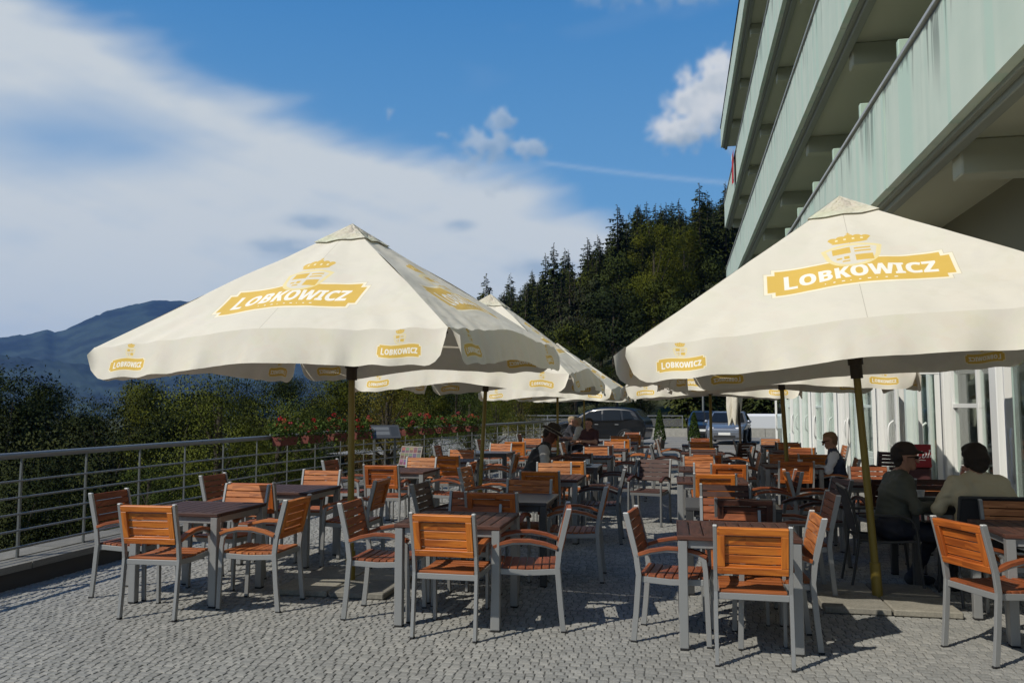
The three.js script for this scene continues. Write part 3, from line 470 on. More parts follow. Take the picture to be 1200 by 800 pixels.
// ---------------------------------------------------------------- chairs and tables
function chairProto(v) {
  const t = new THREE.Group(); t.name = 'armchair';
  const dk = v === 3, metal = dk ? M.aluMid : M.alu, wood = dk ? M.brownA : v === 4 ? M.orange3 : v ? M.orange2 : M.orange, front = dk ? M.brownA : v === 4 ? M.worn3 : v ? M.worn2 : M.worn, seat = dk ? M.brownA : v === 4 ? M.seatC : v ? M.seatB : M.seatA;
  for (const s of [-1, 1]) {
    const X = s * 0.226;
    part('leg', bar([[0.008, 0.256], [0.2, 0.236], [0.45, 0.216]], 0.034, 0.024, X), metal, t);
    part('back_post', bar([[0.451, 0.216], [0.58, 0.232], [0.86, 0.3]], 0.034, 0.024, X), metal, t);
    part('post_cap', cbox(0.026, 0.012, 0.036, X, 0.866, 0.302, 0.004), M.aluCap, t);
    const f = part('leg', bar([[0.008, -0.25], [0.25, -0.243], [0.5, -0.234], [0.57, -0.225], [0.598, -0.2]], 0.03, 0.024, X), metal, t);
    part('arm_support', bar([[0.577, 0.225], [0.606, 0.13], [0.625, 0.02], [0.624, -0.1], [0.6, -0.205]], 0.014, 0.024, X), metal, t);
    part('armrest', bar([[0.592, 0.215], [0.622, 0.13], [0.643, 0.02], [0.642, -0.1], [0.622, -0.19], [0.598, -0.243]], 0.02, 0.046, X), seat, t);
    part('foot_cap', [cbox(0.028, 0.014, 0.04, X, 0.007, 0.258, 0.003), cbox(0.028, 0.014, 0.034, X, 0.007, -0.25, 0.003)], M.rubber, t);
  }
  part('seat_frame', [cbox(0.43, 0.04, 0.022, 0, 0.422, 0.212, 0.003), cbox(0.43, 0.04, 0.022, 0, 0.422, -0.226, 0.003), bar([[0.422, 0.2], [0.412, 0.0], [0.422, -0.215]], 0.036, 0.018, -0.207), bar([[0.422, 0.2], [0.412, 0.0], [0.422, -0.215]], 0.036, 0.018, 0.207)], metal, t);
  for (let k = 0; k < 8; k++) { const z = -0.214 + k * 0.0575, y = 0.452 - 0.012 * Math.cos((z + 0.01) * 7); part('seat_slat', cbox(0.408, 0.018, 0.0505, 0, y, z, 0.003, k * 0.31 + v), seat, t); }
  const b = group('backrest', t, [0, 0.714, 0.2665]); b.rotation.x = 13.6 * R;
  part('rail', cbox(0.426, 0.046, 0.022, 0, 0.127, 0.012, 0.003, 0.2 + v), wood, b); part('rail', cbox(0.426, 0.046, 0.022, 0, -0.127, 0.012, 0.003, 0.9 + v), wood, b);
  for (const s of [-1, 1]) part('stile', cbox(0.046, 0.207, 0.022, s * 0.19, 0, 0.012, 0.003, 0.5 * s + v), wood, b);
  for (let k = 0; k < 5; k++) {
    const y = -0.121 + k * 0.0605, g = mergeGeometries([cbox(0.424, 0.0525, 0.008, 0, y, -0.003, 0.002, k * 0.43 + v), cbox(0.424, 0.0525, 0.007, 0, y, -0.0108, 0.002, k * 0.43 + v + 5)], true);
    const m = new THREE.Mesh(g, [wood, front]); m.name = 'slat'; m.castShadow = m.receiveShadow = true; b.add(m);
  }
  return t;
}
function slingProto() {
  const t = new THREE.Group(); t.name = 'sling_chair';
  for (const s of [-1, 1]) {
    const X = s * 0.27;
    part('leg', tube([[X, 0.005, 0.3], [X, 0.25, 0.255], [X, 0.45, 0.225]], 0.012, 8), M.aluDark, t);
    part('back_post', tube([[X, 0.45, 0.225], [X, 0.65, 0.25], [X, 0.88, 0.32]], 0.012, 8), M.aluDark, t);
    part('leg', tube([[X, 0.005, -0.29], [X, 0.3, -0.26], [X, 0.58, -0.235], [X, 0.645, -0.18], [X, 0.66, 0], [X, 0.655, 0.22]], 0.012, 18), M.aluDark, t);
    part('seat_rail', tube([[X * 0.95, 0.44, 0.24], [X * 0.95, 0.43, 0], [X * 0.95, 0.445, -0.25]], 0.012, 8), M.aluDark, t);
  }
  part('seat', gridGeo(4, 8, (i, j) => [(i - 0.5) * 0.5, 0.445 - 0.022 * Math.sin(j * Math.PI), 0.24 - j * 0.49, i, j]), M.sling, t);
  part('back_sling', gridGeo(4, 8, (i, j) => [(i - 0.5) * 0.53, 0.48 + j * 0.39, 0.233 + j * j * 0.085 + 0.02 * Math.sin(j * 3.1), i, j]), M.sling, t);
  part('top_rail', rod([-0.27, 0.88, 0.32], [0.27, 0.88, 0.32], 0.012), M.aluDark, t);
  for (const m of t.children) if (m.material === M.sling) m.material.side = THREE.DoubleSide;
  return t;
}
function tableProto(v) {
  const t = new THREE.Group(); t.name = 'terrace_table';
  const dk = v === 2, frame = dk ? M.aluDark : M.alu, A = v ? M.tableB : M.tableA, W = 0.8;
  if (dk) part('top', cbox(W, 0.03, W, 0, 0.729, 0, 0.005), std([0.05, 0.05, 0.052], 0.35), t);
  else {
    for (let k = 0; k < 9; k++) part('slat', cbox(0.0815, 0.024, W - 0.12, -0.36 + k * 0.09 - 0.0, 0.7325, 0, 0.003, k * 0.37 + v), k % 3 ? A : M.tableB, t);
    for (const s of [-1, 1]) part('end_rail', cbox(W, 0.028, 0.055, 0, 0.7305, s * (W / 2 - 0.0275), 0.004, s + v), A, t);
    for (const s of [-1, 1]) part('side_rail', cbox(0.012, 0.028, W - 0.112, s * (W / 2 - 0.0065), 0.7305, 0, 0.003), A, t);
  }
  for (const s of [-1, 1]) { part('apron', cbox(W - 0.14, 0.055, 0.022, 0, 0.688, s * (W / 2 - 0.045), 0.003), frame, t); part('apron', cbox(0.022, 0.055, W - 0.14, s * (W / 2 - 0.045), 0.688, 0, 0.003), frame, t); }
  for (const i of [-1, 1]) for (const j of [-1, 1]) { const l = part('leg', cbox(0.06, 0.703, 0.06, i * (W / 2 - 0.036), 0.3635, j * (W / 2 - 0.036), 0.004), frame, t); part('foot_cap', pbox(0.056, 0.012, 0.056, i * (W / 2 - 0.036), 0.006, j * (W / 2 - 0.036)), M.rubber, l); }
  return t;
}
const chairKinds = [chairProto(0), chairProto(1), slingProto(), chairProto(3), chairProto(4)], tableKinds = [tableProto(0), tableProto(1), tableProto(2)];
const kindText = ['wood-slat armchair', 'wood-slat armchair', 'black sling armchair', 'dark-stained slat armchair', 'sun-faded wood-slat armchair'];
function placed(proto, label, cat, x, n, turn, grp) { const o = copyThing(proto, P(x, n), turn, label, grp); o.userData.category = cat; return o; }
const ORD = ['first', 'second', 'third', 'fourth', 'fifth', 'sixth', 'seventh', 'eighth'];
const jr = rng(404);
// rows run along the terrace; sides: c = towards the open cobbles, p = towards the car park, r = railing side, f = facade side
const rows = {
  'railing row': [
    { x: -4.05, n: 6.47, k: 1, c: [-3.97, 5.9, 0.02], p: [-4.07, 6.95, 3.1], r: [-4.62, 6.42, -1.6], f: [-3.36, 6.27, 1.6] },
    { x: -4.05, n: 8.13, k: 1, c: [-4.12, 7.72, 0.03], p: [-4.12, 8.78, 3.15], r: [-4.72, 8.22, -1.6], f: [-3.3, 8.05, 1.6] },
    { x: -3.72, n: 10.85, k: 0, c: [-3.76, 10.3, 0.05], p: [-3.74, 11.35, 3.1], r: [-4.5, 10.8, -1.6], f: [-3.05, 10.8, 1.6] },
    { x: -3.62, n: 12.95, k: 1, p: [-3.7, 13.6, 3.2], f: [-2.85, 12.9, 1.6], c: [-3.55, 12.35, 0.2] },
    { x: -3.55, n: 15.4, k: 2, p: [-3.6, 16.1, 3], f: [-2.85, 15.5, 1.6], r: [-4.3, 15.3, -1.6] },
    { x: -3.5, n: 18.3, k: 0, c: [-3.5, 17.6, 0.1], p: [-3.4, 18.95, 3.2], r: [-4.2, 18.3, -1.6] },
    { x: -3.3, n: 22, k: 0, c: [-3.3, 21.4, 0], f: [-2.6, 22, 1.6], r: [-4, 22, -1.6] }],
  'railing side aisle row': [
    { x: -1.68, n: 6.23, k: 0, c: [-1.61, 5.83, -0.02], p: [-1.75, 6.74, 3.15], r: [-2.26, 6.18, -1.55], f: [-1.12, 6.12, 1.7] },
    { x: -1.58, n: 7.74, k: 2, c: [-1.6, 7.28, 0], p: [-1.52, 8.0, 3.1], f: [-0.98, 7.85, 1.6], r: [-2.2, 7.75, -1.6] },
    { x: -1.58, n: 10.1, k: 0, c: [-1.6, 9.72, 0.03], p: [-1.62, 10.6, 3.2], f: [-0.95, 10.0, 1.6], r: [-2.32, 9.9, -1.6] },
    { x: -1.55, n: 12.2, k: 2, c: [-1.5, 11.55, 0], p: [-1.6, 12.85, 3.15], f: [-0.9, 12.1, 1.6] },
    { x: -1.55, n: 14.4, k: 0, p: [-1.5, 15.0, 3.2], r: [-2.2, 14.3, -1.6], f: [-0.85, 14.5, 1.6] },
    { x: -1.45, n: 17.0, k: 0, c: [-1.5, 16.3, 0.05], p: [-1.4, 17.6, 3.1], f: [-0.8, 17, 1.6], r: [-2.1, 17, -1.6] },
    { x: -1.4, n: 20.2, k: 1, c: [-1.35, 19.5, 0], p: [-1.5, 20.9, 3.2], f: [-0.75, 20.3, 1.6] },
    { x: -1.4, n: 23.5, k: 0, c: [-1.3, 22.8, 0.2], p: [-1.4, 24.1, 3], r: [-2.1, 23.5, -1.6] }],
  'facade side aisle row': [
    { x: 0.37, n: 6.06, k: 0, c: [0.44, 5.62, -0.02], p: [0.39, 6.66, 3.14], r: [-0.05, 6.0, -1.66], f: [0.62, 5.98, 1.62] },
    { x: 0.44, n: 7.68, k: 2, c: [0.5, 7.2, 0.02], p: [0.42, 7.84, 3.15], f: [0.98, 7.5, 1.6] },
    { x: 0.36, n: 10.1, k: 0, c: [0.37, 9.72, 0.02], p: [0.4, 10.85, 3.14], f: [1.05, 10.05, 1.6] },
    { x: 0.38, n: 11.9, k: 1, c: [0.62, 11.35, 0], p: [0.3, 12.5, 3.2] },
    { x: 0.42, n: 14.1, k: 0, c: [0.4, 13.5, 0.05], p: [0.4, 14.7, 3.1], f: [1.0, 14.0, 1.6] },
    { x: 0.42, n: 16.2, k: 0, c: [0.4, 15.55, 0], p: [0.42, 16.8, 3.14], f: [1.05, 16.2, 1.6], r: [-0.25, 16.3, -1.6] },
    { x: 0.45, n: 19.2, k: 0, c: [0.42, 18.5, 0], p: [0.5, 19.9, 3.2], r: [-0.2, 19.2, -1.6] }],
  'facade row': [
    { x: 2.55, n: 6.55, k: 0, r: [2.04, 5.98, -1.2], p: [2.56, 6.9, 3.14] },
    { x: 2.38, n: 8.24, k: 2, r: [1.76, 8.0, -1.6, 2], c: [2.46, 7.55, 0.0, 2], p: [2.5, 8.9, 3.2], f: [3.05, 8.2, 1.5] },
    { x: 2.15, n: 10.1, k: 1, r: [1.5, 10.0, -1.6], c: [2.1, 9.4, 0.1], p: [2.3, 10.7, 3.1], f: [2.9, 10, 1.6] },
    { x: 1.6, n: 12.75, k: 0, c: [1.55, 12.1, 0], p: [1.6, 13.3, 3.14], f: [2.2, 12.62, 1.5] },
    { x: 2.1, n: 14.6, k: 0, c: [2.05, 13.95, 0.03], p: [2.1, 15.2, 3.2], r: [1.45, 14.6, -1.6] },
    { x: 2.15, n: 16.9, k: 1, c: [2.2, 16.2, 0], p: [2.2, 17.5, 3.1], f: [2.85, 16.9, 1.6] },
    { x: 2.2, n: 19.2, k: 0, c: [2.2, 18.5, 0.05], p: [2.1, 19.9, 3.2], r: [1.5, 19.2, -1.6] }],
};
const sideText = { c: 'cobble side', p: 'car park side', r: 'railing side', f: 'facade side' };
for (const [row, tabs] of Object.entries(rows)) tabs.forEach((t, i) => {
  placed(tableKinds[t.k], `square ${t.k === 2 ? 'dark grey' : 'brown slatted'} terrace table, ${ORD[i]} from the cobbles in the ${row}`, 'table', t.x, t.n, (jr() - 0.5) * 0.04, 'square terrace tables');
  for (const s of 'cprf') if (t[s]) { const [x, n, a, k] = t[s], kind = k ?? [0, 1, 4, 1, 0, 3][i < 1 ? (s === 'c' ? 0 : jr() * 4 | 0) : jr() * 6 | 0]; placed(chairKinds[kind], `${kindText[kind]} on the ${sideText[s]} of the ${ORD[i]} table, ${row}`, 'armchair', x, n, a + (jr() - 0.5) * 0.05, kind === 2 ? 'black sling armchairs' : 'wood-slat terrace armchairs'); }
});
// dark chairs left standing loose in the aisle and by the wall
for (const [x, n, a, l] of [[-0.42, 11.6, 2.9, 'dark-stained slat armchair pushed back into the aisle, facing the cobbles'], [-3.2, 24.2, -1.5, 'dark-stained slat armchair of the fair haired guest near the railing end'], [1.35, 9.0, 1.8, 'dark-stained slat armchair turned askew near the leaning brass pole'], [3.2, 11.2, 1.5, 'dark-stained slat armchair against the white door frames'], [3.3, 14.4, 2.6, 'dark-stained slat armchair behind the woman in navy'], [1.2, 18, 0.6, 'dark-stained slat armchair by the folded parasol']]) placed(chairKinds[3], l, 'armchair', x, n, a, 'wood-slat terrace armchairs');

// ---------------------------------------------------------------- people: one continuous skin meshed from tapered capsules
function skinMesh(caps, cell, k) {
  const lo = [1e9, 1e9, 1e9], hi = [-1e9, -1e9, -1e9];
  for (const c of caps) for (let a = 0; a < 3; a++) { lo[a] = Math.min(lo[a], c[a] - c[6], c[a + 3] - c[7]); hi[a] = Math.max(hi[a], c[a] + c[6], c[a + 3] + c[7]); }
  const n = [0, 1, 2].map((a) => Math.ceil((hi[a] - lo[a]) / cell) + 5), o = lo.map((v) => v - 2 * cell), val = new Float32Array(n[0] * n[1] * n[2]).fill(1), who = new Int16Array(val.length), near = new Float32Array(val.length).fill(1e9);
  caps.forEach((c, ci) => {
    const A = c.slice(0, 3), B = c.slice(3, 6), ab = B.map((v, i) => v - A[i]), l2 = ab[0] ** 2 + ab[1] ** 2 + ab[2] ** 2 || 1e-9, m = Math.max(c[6], c[7]) + 3 * k + 2 * cell;
    const i0 = [0, 1, 2].map((a) => Math.max(0, Math.floor((Math.min(A[a], B[a]) - m - o[a]) / cell))), i1 = [0, 1, 2].map((a) => Math.min(n[a] - 1, Math.ceil((Math.max(A[a], B[a]) + m - o[a]) / cell)));
    for (let z = i0[2]; z <= i1[2]; z++) for (let y = i0[1]; y <= i1[1]; y++) for (let x = i0[0]; x <= i1[0]; x++) {
      const p = [o[0] + x * cell - A[0], o[1] + y * cell - A[1], o[2] + z * cell - A[2]], t = Math.min(1, Math.max(0, (p[0] * ab[0] + p[1] * ab[1] + p[2] * ab[2]) / l2));
      const d = Math.hypot(p[0] - ab[0] * t, p[1] - ab[1] * t, p[2] - ab[2] * t) - lerp(c[6], c[7], t), q = (z * n[1] + y) * n[0] + x;
      if (d < near[q]) { near[q] = d; who[q] = ci; }
      const h = Math.max(0, k - Math.abs(d - val[q])) / k; val[q] = Math.min(d, val[q]) - h * h * k * 0.25;
    }
  });
  const id = new Int32Array(val.length).fill(-1), pos = [], col = [], idx = [], at = (x, y, z) => (z * n[1] + y) * n[0] + x;
  for (let z = 0; z < n[2] - 1; z++) for (let y = 0; y < n[1] - 1; y++) for (let x = 0; x < n[0] - 1; x++) {
    let s = 0, c = [0, 0, 0], v = []; for (let b = 0; b < 8; b++) v.push(val[at(x + (b & 1), y + (b >> 1 & 1), z + (b >> 2))]);
    const neg = v.filter((q) => q < 0).length; if (!neg || neg === 8) continue;
    for (const [a, b] of [[0, 1], [2, 3], [4, 5], [6, 7], [0, 2], [1, 3], [4, 6], [5, 7], [0, 4], [1, 5], [2, 6], [3, 7]]) if ((v[a] < 0) !== (v[b] < 0)) { const t = v[a] / (v[a] - v[b]); s++; for (let i = 0; i < 3; i++) c[i] += lerp(a >> i & 1, b >> i & 1, t); }
    id[at(x, y, z)] = pos.length / 3; pos.push(o[0] + (x + c[0] / s) * cell, o[1] + (y + c[1] / s) * cell, o[2] + (z + c[2] / s) * cell); col.push(...caps[who[at(x + (c[0] / s > .5 ? 1 : 0), y + (c[1] / s > .5 ? 1 : 0), z + (c[2] / s > .5 ? 1 : 0))]][8]);
  }
  const quad = (a, b, c, d, f) => { if (Math.min(a, b, c, d) < 0) return; f ? idx.push(a, b, c, a, c, d) : idx.push(a, c, b, a, d, c); };
  for (let z = 1; z < n[2] - 1; z++) for (let y = 1; y < n[1] - 1; y++) for (let x = 1; x < n[0] - 1; x++) {
    const a = val[at(x, y, z)] < 0;
    if (a !== (val[at(x + 1, y, z)] < 0)) quad(id[at(x, y - 1, z - 1)], id[at(x, y, z - 1)], id[at(x, y, z)], id[at(x, y - 1, z)], a);
    if (a !== (val[at(x, y + 1, z)] < 0)) quad(id[at(x - 1, y, z - 1)], id[at(x - 1, y, z)], id[at(x, y, z)], id[at(x, y, z - 1)], a);
    if (a !== (val[at(x, y, z + 1)] < 0)) quad(id[at(x - 1, y - 1, z)], id[at(x, y - 1, z)], id[at(x, y, z)], id[at(x - 1, y, z)], a);
  }
  const g = new THREE.BufferGeometry(); g.setAttribute('position', new THREE.Float32BufferAttribute(pos, 3)); g.setAttribute('color', new THREE.Float32BufferAttribute(col, 3)); g.setIndex(idx); g.computeVertexNormals();
  return g;
}
function crease(g) {                                          // cloth folds: small ridges along the surface
  const p = g.attributes.position, n = g.attributes.normal;
  for (let i = 0; i < p.count; i++) { const x = p.getX(i), y = p.getY(i), z = p.getZ(i), f = (noise2(x * 16 + y * 9 + 40, y * 26 - z * 12 + 40, 5) - 0.5) * 0.016 + (noise2(z * 30 + 50 + x * 11, y * 34 + 50, 9) - 0.5) * 0.008; p.setXYZ(i, x + n.getX(i) * f, y + n.getY(i) * f, z + n.getZ(i) * f); }
  g.computeVertexNormals(); return g;
}
const bodyMat = std([1, 1, 1], 0.8, { vertexColors: true, bumpMap: null });
function person(label, pos, turn, o) {
  const { skin = [0.40, 0.22, 0.15], top, legs, shoe = [0.02, 0.02, 0.02], sleeve = top, hair = [0.02, 0.014, 0.01], lean = 0.1, headYaw = 0, headPitch = 0, cell = 0.012, build = 1, hands = [[-0.1, 0.785, -0.5], [0.12, 0.785, -0.48]], elbows, knees = 0.5, feet = [-0.36, -0.44], hat, long, glasses, forearm = skin } = o;
  const t = thing('person', label, 'person', pos, turn);
  const S = (y, z) => [z, y], tz = (y) => 0.06 - (y - 0.5) * Math.tan(lean) - 0.02, b = build;
  const body = [], C = (a, c, r0, r1, color) => body.push([...a, ...c, r0, r1, color]);
  C([-0.1, 0.56, tz(0.5)], [0.1, 0.56, tz(0.5)], 0.125 * b, 0.125 * b, legs);                     // hips
  C([0, 0.62, tz(0.62)], [0, 0.8, tz(0.8)], 0.14 * b, 0.145 * b, top);
  C([-0.06, 0.68, tz(0.68) - 0.02], [0.06, 0.68, tz(0.68) - 0.02], 0.13 * b, 0.13 * b, top);
  C([-0.1, 0.88, tz(0.88)], [0.1, 0.88, tz(0.88)], 0.125 * b, 0.125 * b, top);
  C([-0.165, 0.985, tz(0.98)], [0.165, 0.985, tz(0.98)], 0.07 * b, 0.07 * b, top);
  C([-0.06, 1.02, tz(1.02)], [0.06, 1.02, tz(1.02)], 0.06, 0.06, top);
  const hz = tz(1.12) - 0.02; C([0, 1.0, tz(1.0)], [0, 1.11, hz], 0.058, 0.054, skin);
  [-1, 1].forEach((s, i) => {
    const sh = [s * 0.195, 0.975, tz(0.97)], hd = hands[i], el = elbows?.[i] ?? [s * 0.27, 0.76, tz(0.8) - 0.1];
    C(sh, el, 0.062 * b, 0.048 * b, sleeve); const w = [hd[0], hd[1], hd[2]]; C(el, w, 0.046 * b, 0.031, forearm);
    const kn = [s * 0.13, knees, tz(0.5) - 0.46], an = [s * 0.12, 0.09, feet[i]];
    C([s * 0.1, 0.54, tz(0.5) - 0.02], kn, 0.095 * b, 0.068, legs); C(kn, an, 0.066, 0.048, legs); C([an[0], 0.045, an[2] + 0.04], [an[0] + s * 0.02, 0.04, an[2] - 0.16], 0.043, 0.038, shoe);
  });
  const list = [crease(skinMesh(body, cell, 0.05))];
  // head on its own finer grid, turned on the neck
  const cy = Math.cos(headYaw), sy = Math.sin(headYaw), cp = Math.cos(headPitch), sp = Math.sin(headPitch), hc = [0, 1.2, hz - 0.015];
  const T = ([x, y, z]) => { const y2 = y * cp - z * sp, z2 = y * sp + z * cp; return [hc[0] + x * cy + z2 * sy, hc[1] + y2, hc[2] - x * sy + z2 * cy]; };
  const H = (a, c, r0, r1, color) => [...T(a), ...T(c), r0, r1, color];
  const lip = [skin[0] * 0.7, skin[1] * 0.5, skin[2] * 0.5], fc = Math.max(0.005, cell * 0.45);
  list.push(skinMesh([H([0, -0.13, 0.02], [0, -0.05, 0.0], 0.052, 0.06, skin), H([0, 0.03, 0.022], [0, 0.035, -0.018], 0.082, 0.078, skin), H([0, -0.03, -0.03], [0, -0.06, -0.045], 0.06, 0.048, skin), H([-0.012, -0.095, -0.066], [0.012, -0.095, -0.066], 0.024, 0.024, skin),
    H([0, 0.0, -0.098], [0, -0.035, -0.113], 0.011, 0.016, skin), H([-0.03, 0.022, -0.082], [0.03, 0.022, -0.082], 0.016, 0.016, skin), H([-0.02, -0.07, -0.088], [0.02, -0.07, -0.088], 0.009, 0.009, lip),
    H([-0.078, 0.0, 0.01], [-0.084, -0.035, 0.006], 0.018, 0.012, skin), H([0.078, 0.0, 0.01], [0.084, -0.035, 0.006], 0.018, 0.012, skin),
    H([-0.03, 0.002, -0.086], [-0.03, 0.002, -0.088], 0.009, 0.009, [0.02, 0.015, 0.012]), H([0.03, 0.002, -0.086], [0.03, 0.002, -0.088], 0.009, 0.009, [0.02, 0.015, 0.012])], fc, 0.014));
  // hands: palm, four fingers with a knuckle bend, a thumb from the side of the palm
  [-1, 1].forEach((s, i) => {
    const w = hands[i], caps = [], f = (a, c, r0, r1) => caps.push([w[0] + a[0], w[1] + a[1], w[2] + a[2], w[0] + c[0], w[1] + c[1], w[2] + c[2], r0, r1, skin]);
    f([0, 0, 0.02], [0, -0.004, -0.03], 0.028, 0.026);
    f([-0.022, -0.002, -0.03], [0.024, -0.002, -0.03], 0.017, 0.017); f([-0.024, -0.006, -0.075], [0.024, -0.004, -0.075], 0.014, 0.014);
    [-0.027, -0.009, 0.009, 0.027].forEach((fx, q) => { const l = [0.036, 0.044, 0.041, 0.031][s > 0 ? q : 3 - q]; f([fx, -0.004, -0.085], [fx * 1.08, 0.002, -0.085 - l], 0.0095, 0.009); f([fx * 1.08, 0.002, -0.085 - l], [fx * 1.05, -0.014, -0.085 - l * 1.75], 0.009, 0.0078); });
    f([-s * 0.028, -0.004, -0.025], [-s * 0.055, -0.006, -0.06], 0.0125, 0.0105); f([-s * 0.055, -0.006, -0.06], [-s * 0.058, -0.012, -0.09], 0.0105, 0.009);
    list.push(skinMesh(caps, Math.max(0.004, cell * 0.36), 0.006));
  });
  part('body', list, bodyMat, t); if (o.size) t.scale.setScalar(o.size);
  if (hair) {
    const hcaps = long ? [H([0, 0.05, 0.03], [0, 0.055, -0.02], 0.094, 0.088, hair), H([0, -0.01, 0.055], [0, -0.06, 0.05], 0.088, 0.07, hair), H([-0.072, 0.03, 0.0], [-0.078, -0.05, 0.01], 0.03, 0.026, hair), H([0.072, 0.03, 0.0], [0.078, -0.05, 0.01], 0.03, 0.026, hair)] : [H([0, 0.05, 0.035], [0, 0.062, -0.012], 0.088, 0.078, hair), H([0, 0, 0.055], [0, -0.045, 0.05], 0.072, 0.055, hair)];
    part('hair', [crease(skinMesh(hcaps, fc, 0.02))], bodyMat, t);
  }
  if (hat === 'cap') part('cap', [skinMesh([H([0, 0.062, 0.022], [0, 0.066, -0.02], 0.09, 0.086, o.hatColor), H([-0.035, 0.055, -0.1], [-0.03, 0.043, -0.155], 0.012, 0.008, o.hatColor), H([0.035, 0.055, -0.1], [0.03, 0.043, -0.155], 0.012, 0.008, o.hatColor), H([0, 0.06, -0.1], [0, 0.046, -0.165], 0.014, 0.009, o.hatColor)], fc, 0.03)], bodyMat, t);
  if (hat === 'brim') { const ring = []; for (let k = 0; k < 16; k++) { const a = k / 16 * 2 * Math.PI, q = (k + 1) / 16 * 2 * Math.PI; ring.push(H([Math.cos(a) * 0.135, 0.05 + 0.015 * Math.abs(Math.cos(a)), Math.sin(a) * 0.155], [Math.cos(q) * 0.135, 0.05 + 0.015 * Math.abs(Math.cos(q)), Math.sin(q) * 0.155], 0.014, 0.014, o.hatColor), H([Math.cos(a) * 0.1, 0.055, Math.sin(a) * 0.12], [Math.cos(q) * 0.1, 0.055, Math.sin(q) * 0.12], 0.024, 0.024, [0.3, 0.27, 0.22])); } part('hat', [skinMesh([H([0, 0.09, 0.02], [0, 0.1, -0.02], 0.088, 0.084, o.hatColor), ...ring], fc, 0.012)], bodyMat, t); }
  if (glasses) part('sunglasses', [skinMesh([H([-0.05, 0.006, -0.098], [-0.012, 0.006, -0.106], 0.017, 0.017, [0.01, 0.01, 0.01]), H([0.012, 0.006, -0.106], [0.05, 0.006, -0.098], 0.017, 0.017, [0.01, 0.01, 0.01]), H([-0.06, 0.01, -0.092], [-0.083, 0.006, 0.0], 0.006, 0.005, [0.01, 0.01, 0.01]), H([0.06, 0.01, -0.092], [0.083, 0.006, 0.0], 0.006, 0.005, [0.01, 0.01, 0.01])], 0.004, 0.004)], std([0.02, 0.015, 0.012], 0.25, {}), t);
  return t;
}
person('man in dark green jumper, cap and sunglasses, seated by the brass pole', P(1.88, 8.02), -1.5, { top: [0.085, 0.09, 0.07], legs: [0.022, 0.024, 0.036], shoe: [0.05, 0.05, 0.05], lean: 0.2, headYaw: -0.12, hat: 'cap', hatColor: [0.045, 0.03, 0.022], glasses: true, skin: [0.42, 0.22, 0.145], size: 0.955, build: 1.06, hair: [0.025, 0.02, 0.018], forearm: [0.085, 0.09, 0.07], hands: [[-0.14, 0.785, -0.5], [0.1, 0.785, -0.47]], feet: [-0.2, -0.38], cell: 0.011 });
person('woman in cream top with short dark hair, seen from behind at the dark table', P(2.46, 7.62), 0.03, { top: [0.52, 0.46, 0.31], legs: [0.015, 0.015, 0.018], lean: 0.1, headYaw: 0.25, headPitch: -0.12, long: true, hair: [0.022, 0.015, 0.011], skin: [0.4, 0.22, 0.15], forearm: [0.52, 0.46, 0.31], hands: [[-0.12, 0.785, -0.42], [0.2, 0.785, -0.36]], elbows: [[-0.3, 0.76, -0.08], [0.32, 0.76, -0.04]], size: 0.97, build: 1.06, cell: 0.011 });
person('man in a brimmed hat and black waistcoat bent over his phone', P(-2.16, 12.2), -1.45, { top: [0.012, 0.012, 0.013], sleeve: [0.36, 0.35, 0.33], legs: [0.03, 0.03, 0.035], lean: 0.42, headPitch: -0.5, hat: 'brim', hatColor: [0.03, 0.02, 0.016], skin: [0.12, 0.05, 0.035], build: 1.15, hands: [[-0.1, 0.86, -0.42], [0.08, 0.86, -0.42]], cell: 0.014 });
person('woman in white shirt with navy jumper over her shoulders, by the doors', P(2.2, 12.62), 1.4, { top: [0.03, 0.045, 0.09], sleeve: [0.62, 0.64, 0.68], forearm: [0.6, 0.62, 0.66], legs: [0.012, 0.012, 0.016], size: 0.93, hair: [0.25, 0.15, 0.08], headPitch: -0.25, lean: 0.12, glasses: true, hands: [[-0.08, 0.785, -0.36], [0.1, 0.785, -0.37]], cell: 0.014 });
person('person with red and black top, among the far guests near the black car', P(-2.15, 20.2), 2.6, { top: [0.05, 0.012, 0.012], legs: [0.03, 0.03, 0.04], cell: 0.02, lean: 0.1 });
person('fair haired person in dark top among the far guests', P(-3.2, 24.2), -1.5, { top: [0.02, 0.02, 0.025], legs: [0.05, 0.05, 0.06], hair: [0.3, 0.22, 0.13], cell: 0.02, lean: 0.15 });
person('person in striped white top beside the far railing table', P(-2.6, 22.0), 1.5, { top: [0.55, 0.54, 0.52], legs: [0.02, 0.02, 0.03], hair: [0.4, 0.3, 0.2], cell: 0.02, lean: 0.15 });

